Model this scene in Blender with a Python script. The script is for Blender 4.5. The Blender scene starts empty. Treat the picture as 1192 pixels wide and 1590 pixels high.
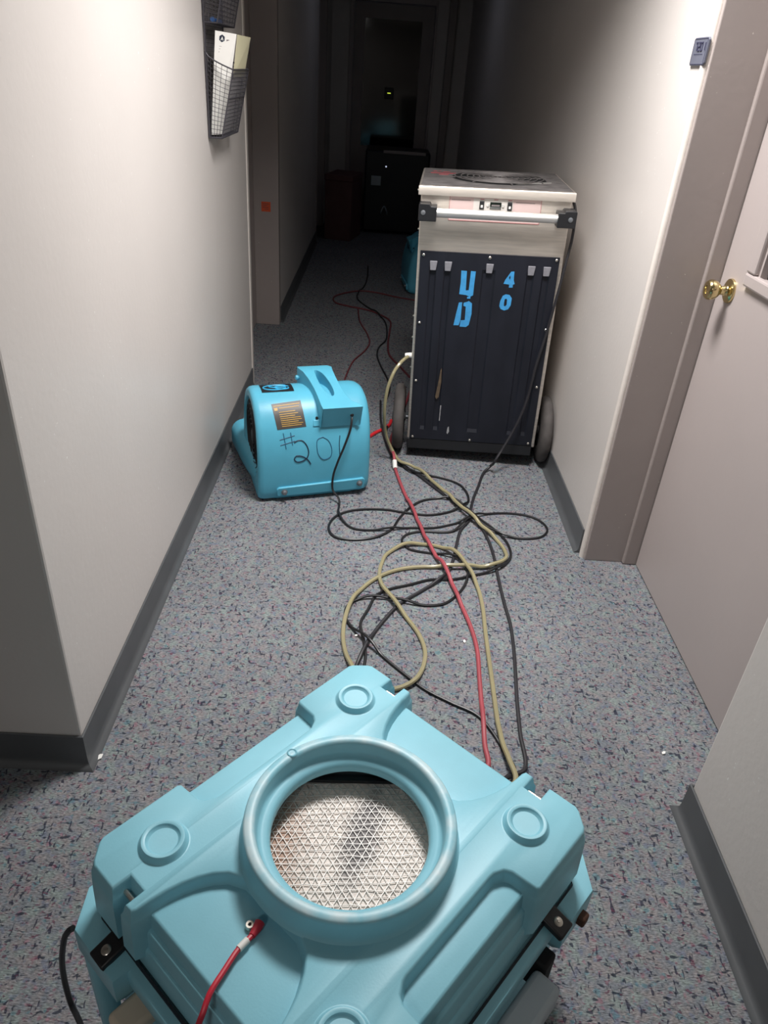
import bpy, bmesh, math, random, json
from mathutils import Vector, Matrix
from mathutils.geometry import tessellate_polygon
random.seed(7)
S = bpy.context.scene
COL = S.collection
PI = math.pi

# ------------------------------------------------------------------ camera
cam_d = bpy.data.cameras.new('camera')
cam = bpy.data.objects.new('camera', cam_d); COL.objects.link(cam)
cam_d.sensor_fit = 'VERTICAL'; cam_d.sensor_height = 36.0; cam_d.sensor_width = 27.0
cam_d.lens = 36.0 * 1134.38 / 1590.0
cam_d.clip_start = 0.02; cam_d.clip_end = 60
RM = [[0.99781286, 0.06007161, 0.02758430],
      [0.00754017, -0.51800970, 0.85534151],
      [0.06567068, -0.85326277, -0.51732969]]       # columns: right, down, forward
m = Matrix.Identity(4)
for i in range(3):
    m[i][0] = RM[i][0]; m[i][1] = -RM[i][1]; m[i][2] = -RM[i][2]
m[2][3] = 1.5
cam.matrix_world = m
S.camera = cam

# ------------------------------------------------------------------ world, exposure, room light, added fill
w = bpy.data.worlds.new('night'); S.world = w; w.use_nodes = True
bg = w.node_tree.nodes['Background']
bg.inputs[0].default_value = (0.30, 0.36, 0.55, 1); bg.inputs[1].default_value = 0.022
S.view_settings.view_transform = 'Standard'; S.view_settings.look = 'None'
S.view_settings.gamma = 1.0; S.view_settings.use_curve_mapping = False
S.view_settings.exposure = 0.0
LX, LY, LZ = 0.20, 2.05, 2.46
ld = bpy.data.lights.new('ceiling_panel_light', 'AREA'); ld.shape = 'RECTANGLE'
ld.size = 0.52; ld.size_y = 0.52; ld.energy = 43; ld.color = (1.0, 0.975, 0.965); ld.spread = math.radians(131)
lo = bpy.data.objects.new('ceiling_panel_light', ld); COL.objects.link(lo); lo.location = (LX, LY, LZ - 0.03)
ld2 = bpy.data.lights.new('added_lobby_fill', 'AREA'); ld2.shape = 'RECTANGLE'  # added fill lamp behind the viewer, lifts the foreground and facing walls
ld2.size = 0.52; ld2.size_y = 0.52; ld2.energy = 11; ld2.color = (1.0, 0.975, 0.965)
lo2 = bpy.data.objects.new('added_lobby_fill', ld2); COL.objects.link(lo2); lo2.location = (-0.9, -1.6, LZ - 0.03)

# ------------------------------------------------------------------ materials
def lin(c):
    return tuple(((v/255)/12.92 if v/255 <= 0.04045 else ((v/255+0.055)/1.055)**2.4) for v in c)
MATS = {}
def mat(name, rgb, rough=0.5, metal=0.0, var=0.06, scale=12.0, bump=0.0, bscale=80.0, emit=None, coat=0.0, spec=0.5, stretch=None):
    if name in MATS: return MATS[name]
    M = bpy.data.materials.new(name); M.use_nodes = True; nt = M.node_tree; N = nt.nodes; L = nt.links
    b = N['Principled BSDF']
    c = lin(rgb)
    b.inputs['Roughness'].default_value = rough; b.inputs['Metallic'].default_value = metal
    b.inputs['Specular IOR Level'].default_value = spec
    b.inputs['Coat Weight'].default_value = coat
    tc = N.new('ShaderNodeTexCoord'); mp = N.new('ShaderNodeMapping'); L.new(tc.outputs['Object'], mp.inputs[0])
    if stretch: mp.inputs['Scale'].default_value = stretch
    nz = N.new('ShaderNodeTexNoise'); nz.inputs['Scale'].default_value = scale; nz.inputs['Detail'].default_value = 5
    L.new(mp.outputs[0], nz.inputs['Vector'])
    mr = N.new('ShaderNodeMapRange'); mr.inputs[1].default_value = 0.3; mr.inputs[2].default_value = 0.7
    mr.inputs[3].default_value = 1-var; mr.inputs[4].default_value = 1+var
    L.new(nz.outputs['Fac'], mr.inputs[0])
    mx = N.new('ShaderNodeMix'); mx.data_type = 'RGBA'; mx.blend_type = 'MULTIPLY'; mx.inputs[0].default_value = 1
    mx.inputs[6].default_value = (*c, 1)
    L.new(mr.outputs[0], mx.inputs[7]); L.new(mx.outputs[2], b.inputs['Base Color'])
    if bump > 0:
        n2 = N.new('ShaderNodeTexNoise'); n2.inputs['Scale'].default_value = bscale; n2.inputs['Detail'].default_value = 3
        L.new(mp.outputs[0], n2.inputs['Vector'])
        bp = N.new('ShaderNodeBump'); bp.inputs['Strength'].default_value = bump; bp.inputs['Distance'].default_value = 0.002
        L.new(n2.outputs['Fac'], bp.inputs['Height']); L.new(bp.outputs[0], b.inputs['Normal'])
    if emit:
        b.inputs['Emission Color'].default_value = (*lin(emit[0]), 1); b.inputs['Emission Strength'].default_value = emit[1]
    MATS[name] = M
    return M

def chips(M, thr=0.74, scale=55, rgb=(240, 238, 234)):
    """small chips and specks of paint on a surface"""
    nt = M.node_tree; N = nt.nodes; L = nt.links; b = N['Principled BSDF']
    src = b.inputs['Base Color'].links[0].from_socket
    tc = N.new('ShaderNodeTexCoord'); nz = N.new('ShaderNodeTexNoise'); nz.inputs['Scale'].default_value = scale
    nz.inputs['Detail'].default_value = 2; L.new(tc.outputs['Object'], nz.inputs['Vector'])
    n2 = N.new('ShaderNodeTexNoise'); n2.inputs['Scale'].default_value = 3.0; L.new(tc.outputs['Object'], n2.inputs['Vector'])
    ad = N.new('ShaderNodeMath'); ad.operation = 'MULTIPLY_ADD'; ad.inputs[1].default_value = 0.25
    L.new(n2.outputs['Fac'], ad.inputs[0]); L.new(nz.outputs['Fac'], ad.inputs[2])
    mr = N.new('ShaderNodeMapRange'); mr.inputs[1].default_value = thr+0.1; mr.inputs[2].default_value = thr+0.13
    L.new(ad.outputs[0], mr.inputs[0])
    mx = N.new('ShaderNodeMix'); mx.data_type = 'RGBA'; L.new(mr.outputs[0], mx.inputs[0])
    L.new(src, mx.inputs[6]); mx.inputs[7].default_value = (*lin(rgb), 1)
    L.new(mx.outputs[2], b.inputs['Base Color'])

M_wall = mat('wall_paint', (206, 200, 195), 0.42, var=0.02, scale=3, bump=0.25, bscale=60)
chips(M_wall, 0.775, 90, (228, 226, 222))
M_ceil = mat('ceiling_tile', (205, 202, 196), 0.9, var=0.03, bump=0.5, bscale=120)
M_base = mat('vinyl_cove_base', (82, 84, 86), 0.42, var=0.08, scale=9)
M_trim = mat('taupe_frame_paint', (156, 146, 142), 0.45, var=0.03, scale=5, bump=0.15, bscale=50)
chips(M_trim, 0.775, 90, (205, 198, 190))
M_door = mat('door_paint', (172, 162, 159), 0.40, var=0.02, scale=3, bump=0.1, bscale=50)
M_bead = mat('corner_bead_paint', (222, 214, 206), 0.35, var=0.04, scale=20, bump=0.3, bscale=40)
M_teal = mat('teal_plastic', (136, 196, 211), 0.42, var=0.07, scale=7, bump=0.06, bscale=300)
M_teal2 = mat('teal_plastic_fan', (84, 168, 194), 0.40, var=0.07, scale=9, bump=0.06, bscale=300)
M_black = mat('black_plastic', (26, 27, 30), 0.45, var=0.1)
M_dark = mat('dark_cavity', (9, 10, 12), 0.8, var=0.1)
M_seam = mat('seam_gasket', (14, 26, 36), 0.7, var=0.1)
M_panel = mat('black_panel_plastic', (29, 31, 39), 0.42, var=0.2, scale=14, stretch=(1, 1, .3), spec=.3)
M_steel = mat('brushed_stainless', (226, 218, 208), 0.50, 1.0, var=0.10, scale=8, stretch=(1, 1, 14), bump=0.03, bscale=60)
M_steeltop = mat('worn_stainless_top', (112, 108, 107), 0.75, 0.5, var=0.3, scale=24)
M_alu = mat('aluminium_tube', (236, 236, 234), 0.45, 1.0, var=0.04)
M_bolt = mat('zinc_bolt', (205, 200, 190), 0.28, 1.0, var=0.08)
M_bolt2 = mat('grey_bolt', (120, 124, 128), 0.5, 0.6, var=0.08)
M_brass = mat('polished_brass', (214, 196, 146), 0.16, 1.0, var=0.05)
M_tyre = mat('dusty_rubber', (74, 70, 68), 0.8, var=0.2, scale=20, bump=0.3)
M_hub = mat('wheel_hub', (60, 60, 62), 0.6)
M_cordb = mat('black_cord_jacket', (22, 22, 25), 0.42, var=0.12)
M_cordg = mat('grey_black_cord_jacket', (36, 35, 39), 0.5, var=0.12)
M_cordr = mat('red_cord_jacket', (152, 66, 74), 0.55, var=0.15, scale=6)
M_cordr2 = mat('shaded_red_cord_jacket', (100, 44, 50), 0.6, var=0.15, scale=6)  # darker copy of the red jacket, far corridor dimness put into the colour
M_red = mat('red_tether_jacket', (190, 42, 60), 0.4, var=0.08)
M_plug = mat('bright_red_plug', (205, 40, 48), 0.45, var=0.06)
M_white = mat('white_plastic', (228, 226, 220), 0.5, var=0.03)
M_beige = mat('beige_plastic', (205, 192, 172), 0.5, var=0.05)
M_greyp = mat('grey_plastic', (168, 180, 186), 0.55, var=0.05)
M_hose = mat('clear_yellowed_vinyl_hose', (158, 150, 116), 0.25, var=0.06, coat=0.3)
M_hose.node_tree.nodes['Principled BSDF'].inputs['Transmission Weight'].default_value = 0.15
M_rust = mat('rusty_steel', (84, 58, 46), 0.7, 0.4, var=0.25, scale=60)
M_paintb = mat('blue_spray_paint', (58, 144, 200), 0.6, var=0.10, scale=60)
M_tag = mat('pale_grey_clips', (124, 124, 130), 0.65, var=0.12, scale=90)
M_labelp = mat('pink_white_label', (206, 184, 180), 0.45, var=0.03)
M_labelr = mat('red_label_print', (168, 72, 78), 0.5, var=0.05)
M_labelw = mat('pale_label_print', (206, 202, 196), 0.4, var=0.03)
M_inkg = mat('grey_print', (120, 112, 112), 0.5)
M_ink = mat('black_marker_ink', (22, 34, 56), 0.5, var=0.1)
M_ink2 = mat('faded_marker_ink', (38, 92, 122), 0.5, var=0.1)
M_warn = mat('warning_label_black', (66, 62, 58), 0.45, var=0.08)
M_yel = mat('yellow_print', (190, 150, 74), 0.5, var=0.06)
M_decb = mat('blue_decal_print', (58, 170, 216), 0.4, var=0.1)
M_screen = mat('dark_display', (22, 30, 26), 0.15, var=0.05)
M_sign = mat('slate_blue_plaque', (98, 100, 112), 0.4, var=0.05)
M_sign2 = mat('plaque_raised_text', (62, 62, 84), 0.45, var=0.05)
M_wire = mat('black_wire_mesh', (72, 70, 76), 0.5, 0.3, var=0.05)
M_paper = mat('white_paper', (236, 234, 228), 0.7, var=0.02)
M_paper2 = mat('pale_yellow_paper', (228, 222, 186), 0.7, var=0.02)
M_blue = mat('blue_plastic', (52, 104, 172), 0.35, var=0.05)
M_orange = mat('orange_sticker', (206, 84, 48), 0.5, var=0.08)
M_reddark = mat('dull_red_box', (104, 72, 70), 0.7, var=0.1)
M_led_g = mat('green_led', (190, 220, 60), 0.4, emit=((200, 220, 70), 0.9))
M_led_w = mat('white_led', (220, 225, 255), 0.4, emit=((220, 228, 255), 0.7))
M_diff = mat('light_diffuser', (240, 240, 236), 0.6, emit=((255, 246, 240), 2.0))
M_glassd = mat('wired_glass', (70, 68, 66), 0.12, var=0.35, scale=40, stretch=(1, 1, .2))
M_screenw = mat('filter_wire', (214, 210, 204), 0.45, 0.1, var=0.05)

def carpet():
    M = bpy.data.materials.new('speckled_carpet'); M.use_nodes = True; nt = M.node_tree; N = nt.nodes; L = nt.links
    b = N['Principled BSDF']; b.inputs['Roughness'].default_value = 0.95; b.inputs['Specular IOR Level'].default_value = 0.1
    tc = N.new('ShaderNodeTexCoord')
    def noise(scale, det, off, dist=0.0, st=None):
        mp = N.new('ShaderNodeMapping'); mp.inputs['Location'].default_value = off
        if st: mp.inputs['Scale'].default_value = st[:3]; mp.inputs['Rotation'].default_value = (0, 0, st[3])
        L.new(tc.outputs['Object'], mp.inputs[0])
        n = N.new('ShaderNodeTexNoise'); n.inputs['Scale'].default_value = scale; n.inputs['Detail'].default_value = det
        n.inputs['Distortion'].default_value = dist
        L.new(mp.outputs[0], n.inputs['Vector']); return n
    def ramp(src, a, b_, lo=0.0, hi=1.0):
        r = N.new('ShaderNodeMapRange'); r.inputs[1].default_value = a; r.inputs[2].default_value = b_
        r.inputs[3].default_value = lo; r.inputs[4].default_value = hi
        L.new(src, r.inputs[0]); return r.outputs[0]
    def mix(fac, a, bcol, blend='MIX'):
        mx = N.new('ShaderNodeMix'); mx.data_type = 'RGBA'; mx.blend_type = blend
        if isinstance(fac, float): mx.inputs[0].default_value = fac
        else: L.new(fac, mx.inputs[0])
        if isinstance(a, tuple): mx.inputs[6].default_value = (*lin(a), 1)
        else: L.new(a, mx.inputs[6])
        if isinstance(bcol, tuple): mx.inputs[7].default_value = (*lin(bcol), 1)
        else: L.new(bcol, mx.inputs[7])
        return mx.outputs[2]
    base = mix(ramp(noise(38, 2, (3, 1, 0)).outputs['Fac'], .40, .60), (116, 121, 127), (130, 127, 128))
    base = mix(ramp(noise(30, 2, (9, 4, 0)).outputs['Fac'], .50, .66), base, (126, 136, 134))
    base = mix(ramp(noise(46, 1, (1, 7, 3)).outputs['Fac'], .60, .68, 0, .6), base, (100, 108, 128))
    base = mix(ramp(noise(58, 1, (5, 2, 8)).outputs['Fac'], .64, .70, 0, .55), base, (136, 92, 106))
    base = mix(ramp(noise(54, 1, (2, 11, 5)).outputs['Fac'], .64, .70, 0, .6), base, (80, 120, 130))
    # dark yarn flecks, three families of different lie
    base = mix(ramp(noise(112, 1.5, (0, 0, 0), .5, (1.0, .42, 1, .5)).outputs['Fac'], .62, .67, 0, .85), base, (44, 46, 62))
    base = mix(ramp(noise(118, 1.5, (4, 6, 0), .5, (.42, 1.0, 1, -.3)).outputs['Fac'], .62, .67, 0, .85), base, (44, 50, 62))
    base = mix(ramp(noise(110, 1.0, (8, 3, 2), .4, (.6, 1.0, 1, .9)).outputs['Fac'], .655, .70, 0, .7), base, (96, 54, 72))
    fine = noise(360, 4, (0, 0, 0), 0, (.35, 1, 1, .25))
    f = ramp(fine.outputs['Fac'], .3, .7, .5, 1.42)
    base = mix(1.0, base, f, 'MULTIPLY')
    big = ramp(noise(2.2, 3, (4, 4, 0)).outputs['Fac'], .3, .7, .90, 1.08)
    base = mix(1.0, base, big, 'MULTIPLY')
    L.new(base, b.inputs['Base Color'])
    bp = N.new('ShaderNodeBump'); bp.inputs['Strength'].default_value = 0.7; bp.inputs['Distance'].default_value = 0.004
    L.new(fine.outputs['Fac'], bp.inputs['Height']); L.new(bp.outputs[0], b.inputs['Normal'])
    return M
M_carpet = carpet()

def worn():
    """teal plastic, scuffed pale along the top rim of the collar"""
    M = mat('teal_plastic_worn_rim', (136, 196, 211), 0.45, var=0.07, scale=7)
    nt = M.node_tree; N = nt.nodes; L = nt.links; b = N['Principled BSDF']; src = b.inputs['Base Color'].links[0].from_socket
    tc = N.new('ShaderNodeTexCoord'); sp = N.new('ShaderNodeSeparateXYZ'); L.new(tc.outputs['Object'], sp.inputs[0])
    nz = N.new('ShaderNodeTexNoise'); nz.inputs['Scale'].default_value = 26; nz.inputs['Detail'].default_value = 4; L.new(tc.outputs['Object'], nz.inputs['Vector'])
    r1 = N.new('ShaderNodeMapRange'); r1.inputs[1].default_value = .525; r1.inputs[2].default_value = .5312; L.new(sp.outputs[2], r1.inputs[0])
    r2 = N.new('ShaderNodeMapRange'); r2.inputs[1].default_value = .35; r2.inputs[2].default_value = .65; r2.inputs[4].default_value = .75; L.new(nz.outputs['Fac'], r2.inputs[0])
    mu = N.new('ShaderNodeMath'); mu.operation = 'MULTIPLY'; L.new(r1.outputs[0], mu.inputs[0]); L.new(r2.outputs[0], mu.inputs[1])
    mx = N.new('ShaderNodeMix'); mx.data_type = 'RGBA'; L.new(mu.outputs[0], mx.inputs[0]); L.new(src, mx.inputs[6]); mx.inputs[7].default_value = (*lin((206, 222, 224)), 1)
    L.new(mx.outputs[2], b.inputs['Base Color']); return M
M_worn = worn()

def filter_mat():
    M = mat('filter_media', (238, 230, 222), 0.9, var=0.14, scale=60, bump=0.6, bscale=120)
    nt = M.node_tree; N = nt.nodes; L = nt.links; b = N['Principled BSDF']
    src = b.inputs['Base Color'].links[0].from_socket
    tc = N.new('ShaderNodeTexCoord')
    def blot(cx, cy, sx, sy, rot, rgb, a0, a1, amt):
        nonlocal src
        mp = N.new('ShaderNodeMapping'); mp.vector_type = 'TEXTURE'
        mp.inputs['Location'].default_value = (cx, cy, 0); mp.inputs['Rotation'].default_value = (0, 0, rot)
        mp.inputs['Scale'].default_value = (sx, sy, 1); L.new(tc.outputs['Object'], mp.inputs[0])
        ln = N.new('ShaderNodeVectorMath'); ln.operation = 'LENGTH'
        nz = N.new('ShaderNodeTexNoise'); nz.inputs['Scale'].default_value = 40; L.new(tc.outputs['Object'], nz.inputs['Vector'])
        sep = N.new('ShaderNodeSeparateXYZ'); L.new(mp.outputs[0], sep.inputs[0])
        cb = N.new('ShaderNodeCombineXYZ'); L.new(sep.outputs[0], cb.inputs[0]); L.new(sep.outputs[1], cb.inputs[1])
        L.new(cb.outputs[0], ln.inputs[0])
        ad = N.new('ShaderNodeMath'); ad.operation = 'MULTIPLY_ADD'; ad.inputs[1].default_value = 1.2; L.new(nz.outputs['Fac'], ad.inputs[0]); L.new(ln.outputs['Value'], ad.inputs[2])
        mr = N.new('ShaderNodeMapRange'); mr.inputs[1].default_value = a0; mr.inputs[2].default_value = a1
        mr.inputs[3].default_value = amt; mr.inputs[4].default_value = 0.0; L.new(ad.outputs[0], mr.inputs[0])
        mx = N.new('ShaderNodeMix'); mx.data_type = 'RGBA'; L.new(mr.outputs[0], mx.inputs[0]); L.new(src, mx.inputs[6])
        mx.inputs[7].default_value = (*lin(rgb), 1); src = mx.outputs[2]
    blot(FS[0], FS[1], .028, .085, FS[2], (84, 84, 92), 1.2, 1.9, .75)
    blot(FW[0], FW[1], .055, .16, FW[2], (170, 120, 88), 1.2, 2.2, .7)
    L.new(src, b.inputs['Base Color'])
    return M
FS = (0.03, 0.0, -1.117); FW = (-0.075, 0.125, -0.785)
M_filter = filter_mat()

# ------------------------------------------------------------------ mesh helpers
def link(name, bm, M, parent=None, smooth=True, bevel=0.0, seg=2, angle=35):
    me = bpy.data.meshes.new(name)
    bmesh.ops.recalc_face_normals(bm, faces=bm.faces)
    bm.to_mesh(me); bm.free()
    if smooth:
        for p in me.polygons: p.use_smooth = True
        me.set_sharp_from_angle(angle=math.radians(angle))
    me.materials.append(M)
    o = bpy.data.objects.new(name, me); COL.objects.link(o)
    if parent: o.parent = parent
    if bevel > 0:
        md = o.modifiers.new('bevel', 'BEVEL'); md.width = bevel; md.segments = seg; md.limit_method = 'ANGLE'
        md.angle_limit = math.radians(30); md.harden_normals = False
    return o
def tag(o, label=None, cat=None, group=None, kind=None):
    if label: o['label'] = label
    if cat: o['category'] = cat
    if group: o['group'] = group
    if kind: o['kind'] = kind
    return o
def thing(name, label, cat, loc=(0, 0, 0), rotz=0.0, group=None):
    o = bpy.data.objects.new(name, None); COL.objects.link(o); o.empty_display_size = 0.1
    o.location = loc; o.rotation_euler = (0, 0, rotz)
    return tag(o, label, cat, group)
def copy_tree(o, parent=None):
    c = o.copy(); COL.objects.link(c)
    if parent: c.parent = parent
    for ch in list(o.children): copy_tree(ch, c)
    return c
def BM(): return bmesh.new()
def box(bm, x0, x1, y0, y1, z0, z1):
    v = [bm.verts.new(p) for p in ((x0,y0,z0),(x1,y0,z0),(x1,y1,z0),(x0,y1,z0),(x0,y0,z1),(x1,y0,z1),(x1,y1,z1),(x0,y1,z1))]
    for f in ((0,3,2,1),(4,5,6,7),(0,1,5,4),(1,2,6,5),(2,3,7,6),(3,0,4,7)): bm.faces.new([v[i] for i in f])
    return v
def bar(bm, a, b, w, h=None, up=(0, 0, 1)):
    """rectangular bar from a to b"""
    a, b = Vector(a), Vector(b); h = h or w
    d = (b-a).normalized(); u = Vector(up)
    if abs(d.dot(u)) > .98: u = Vector((1, 0, 0))
    s = d.cross(u).normalized(); t = s.cross(d).normalized()
    vs = []
    for p in (a, b):
        for i, j in ((-1,-1),(1,-1),(1,1),(-1,1)): vs.append(bm.verts.new(p + s*(i*w/2) + t*(j*h/2)))
    for f in ((0,1,2,3),(7,6,5,4),(0,4,5,1),(1,5,6,2),(2,6,7,3),(3,7,4,0)): bm.faces.new([vs[i] for i in f])
def lathe(bm, prof, n=48, mtx=None, closed=False):
    """prof: list of (r,z); revolved about z"""
    mtx = mtx or Matrix.Identity(4)
    rings = []
    for r, z in prof:
        if r < 1e-6: rings.append([bm.verts.new(mtx @ Vector((0, 0, z)))])
        else: rings.append([bm.verts.new(mtx @ Vector((r*math.cos(2*PI*i/n), r*math.sin(2*PI*i/n), z))) for i in range(n)])
    if closed: rings.append(rings[0])
    for A, B in zip(rings, rings[1:]):
        if len(A) == 1 and len(B) == 1: continue
        if len(A) == 1:
            for i in range(n): bm.faces.new((A[0], B[i], B[(i+1) % n]))
        elif len(B) == 1:
            for i in range(n): bm.faces.new((A[i], A[(i+1) % n], B[0]))
        else:
            for i in range(n): bm.faces.new((A[i], A[(i+1) % n], B[(i+1) % n], B[i]))
def axis_m(loc, d):
    """matrix that sends +z to direction d at loc"""
    q = Vector((0, 0, 1)).rotation_difference(Vector(d).normalized())
    return Matrix.Translation(Vector(loc)) @ q.to_matrix().to_4x4()
def catmull(P, step=0.012):
    P = [Vector(p) for p in P]; out = []
    Q = [2*P[0]-P[1]] + P + [2*P[-1]-P[-2]]
    for i in range(1, len(Q)-2):
        p0, p1, p2, p3 = Q[i-1], Q[i], Q[i+1], Q[i+2]
        n = max(2, int((p2-p1).length/step))
        d0 = max((p1-p0).length, 1e-5)**.5; d1 = max((p2-p1).length, 1e-5)**.5; d2 = max((p3-p2).length, 1e-5)**.5
        m1 = ((p1-p0)/d0 - (p2-p0)/(d0+d1) + (p2-p1)/d1)*d1
        m2 = ((p2-p1)/d1 - (p3-p1)/(d1+d2) + (p3-p2)/d2)*d1
        for k in range(n):
            t = k/n
            out.append(p1*(2*t**3-3*t*t+1) + m1*(t**3-2*t*t+t) + p2*(-2*t**3+3*t*t) + m2*(t**3-t*t))
    out.append(P[-1]); return out
def tube(bm, P, r, n=8, cap=True):
    P = [Vector(p) for p in P]; rings = []
    t = (P[1]-P[0]).normalized(); u = t.orthogonal().normalized()
    for i, p in enumerate(P):
        t = (P[min(i+1, len(P)-1)] - P[max(i-1, 0)])
        if t.length < 1e-7: t = Vector((0, 0, 1))
        t.normalize()
        u = (u - t*u.dot(t))
        if u.length < 1e-5: u = t.orthogonal()
        u.normalize(); v = t.cross(u)
        rr = r[i] if isinstance(r, (list, tuple)) else r
        rings.append([bm.verts.new(p + u*(rr*math.cos(2*PI*k/n)) + v*(rr*math.sin(2*PI*k/n))) for k in range(n)])
    for A, B in zip(rings, rings[1:]):
        for k in range(n): bm.faces.new((A[k], A[(k+1) % n], B[(k+1) % n], B[k]))
    if cap:
        bm.faces.new(rings[0][::-1]); bm.faces.new(rings[-1])
def offset_poly(P, d):
    n = len(P); out = []
    for i in range(n):
        a, b, c = Vector(P[i-1]), Vector(P[i]), Vector(P[(i+1) % n])
        e1 = (b-a).normalized(); e2 = (c-b).normalized()
        n1 = Vector((e1.y, -e1.x)); n2 = Vector((e2.y, -e2.x))
        k = 1 + n1.dot(n2); mt = (n1+n2)/max(k, 0.35)
        out.append((b.x+mt.x*d, b.y+mt.y*d))
    return out
def cap_faces(bm, vouter, holes=()):
    loops = [[v.co.copy() for v in vouter]] + [[v.co.copy() for v in h] for h in holes]
    allv = list(vouter) + [v for h in holes for v in h]
    for tri in tessellate_polygon(loops):
        try: bm.faces.new([allv[i] for i in tri])
        except ValueError: pass
def molded(bm, P, prof, top=True, bottom=False, hole=None):
    """CCW outline P swept through (outward offset, z) profile"""
    rings = []
    for d, z in prof:
        rings.append([bm.verts.new((x, y, z)) for x, y in offset_poly(P, d)])
    n = len(P)
    for A, B in zip(rings, rings[1:]):
        for i in range(n): bm.faces.new((A[i], A[(i+1) % n], B[(i+1) % n], B[i]))
    for flag, R, z in ((top, rings[-1], prof[-1][1]), (bottom, rings[0], prof[0][1])):
        if not flag: continue
        if hole:
            hv = [bm.verts.new((x, y, z)) for x, y in hole]
            cap_faces(bm, R, [hv])
        else: cap_faces(bm, R)
def circle(r, n=64, c=(0, 0)):
    return [(c[0]+r*math.cos(2*PI*i/n), c[1]+r*math.sin(2*PI*i/n)) for i in range(n)]
def chamfer_rect(a, b, c):
    return [(a, -b+c), (a, b-c), (a-c, b), (-a+c, b), (-a, b-c), (-a, -b+c), (-a+c, -b), (a-c, -b)]
def extrude_shape(bm, P, fn, t0, t1):
    """flat outline P -> solid; fn(x,y,t) gives the 3D point"""
    A = [bm.verts.new(fn(x, y, t0)) for x, y in P]; B = [bm.verts.new(fn(x, y, t1)) for x, y in P]
    n = len(P)
    for i in range(n): bm.faces.new((A[i], A[(i+1) % n], B[(i+1) % n], B[i]))
    tris = tessellate_polygon([[Vector((x, y, 0)) for x, y in P]])
    for t in tris:
        bm.faces.new([B[i] for i in t]); bm.faces.new([A[i] for i in t][::-1])
def struct(name, bm, M, bevel=0.0, smooth=False, parent=None):
    o = link(name, bm, M, parent, smooth=smooth, bevel=bevel)
    if not parent: o['kind'] = 'structure'
    return o
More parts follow.
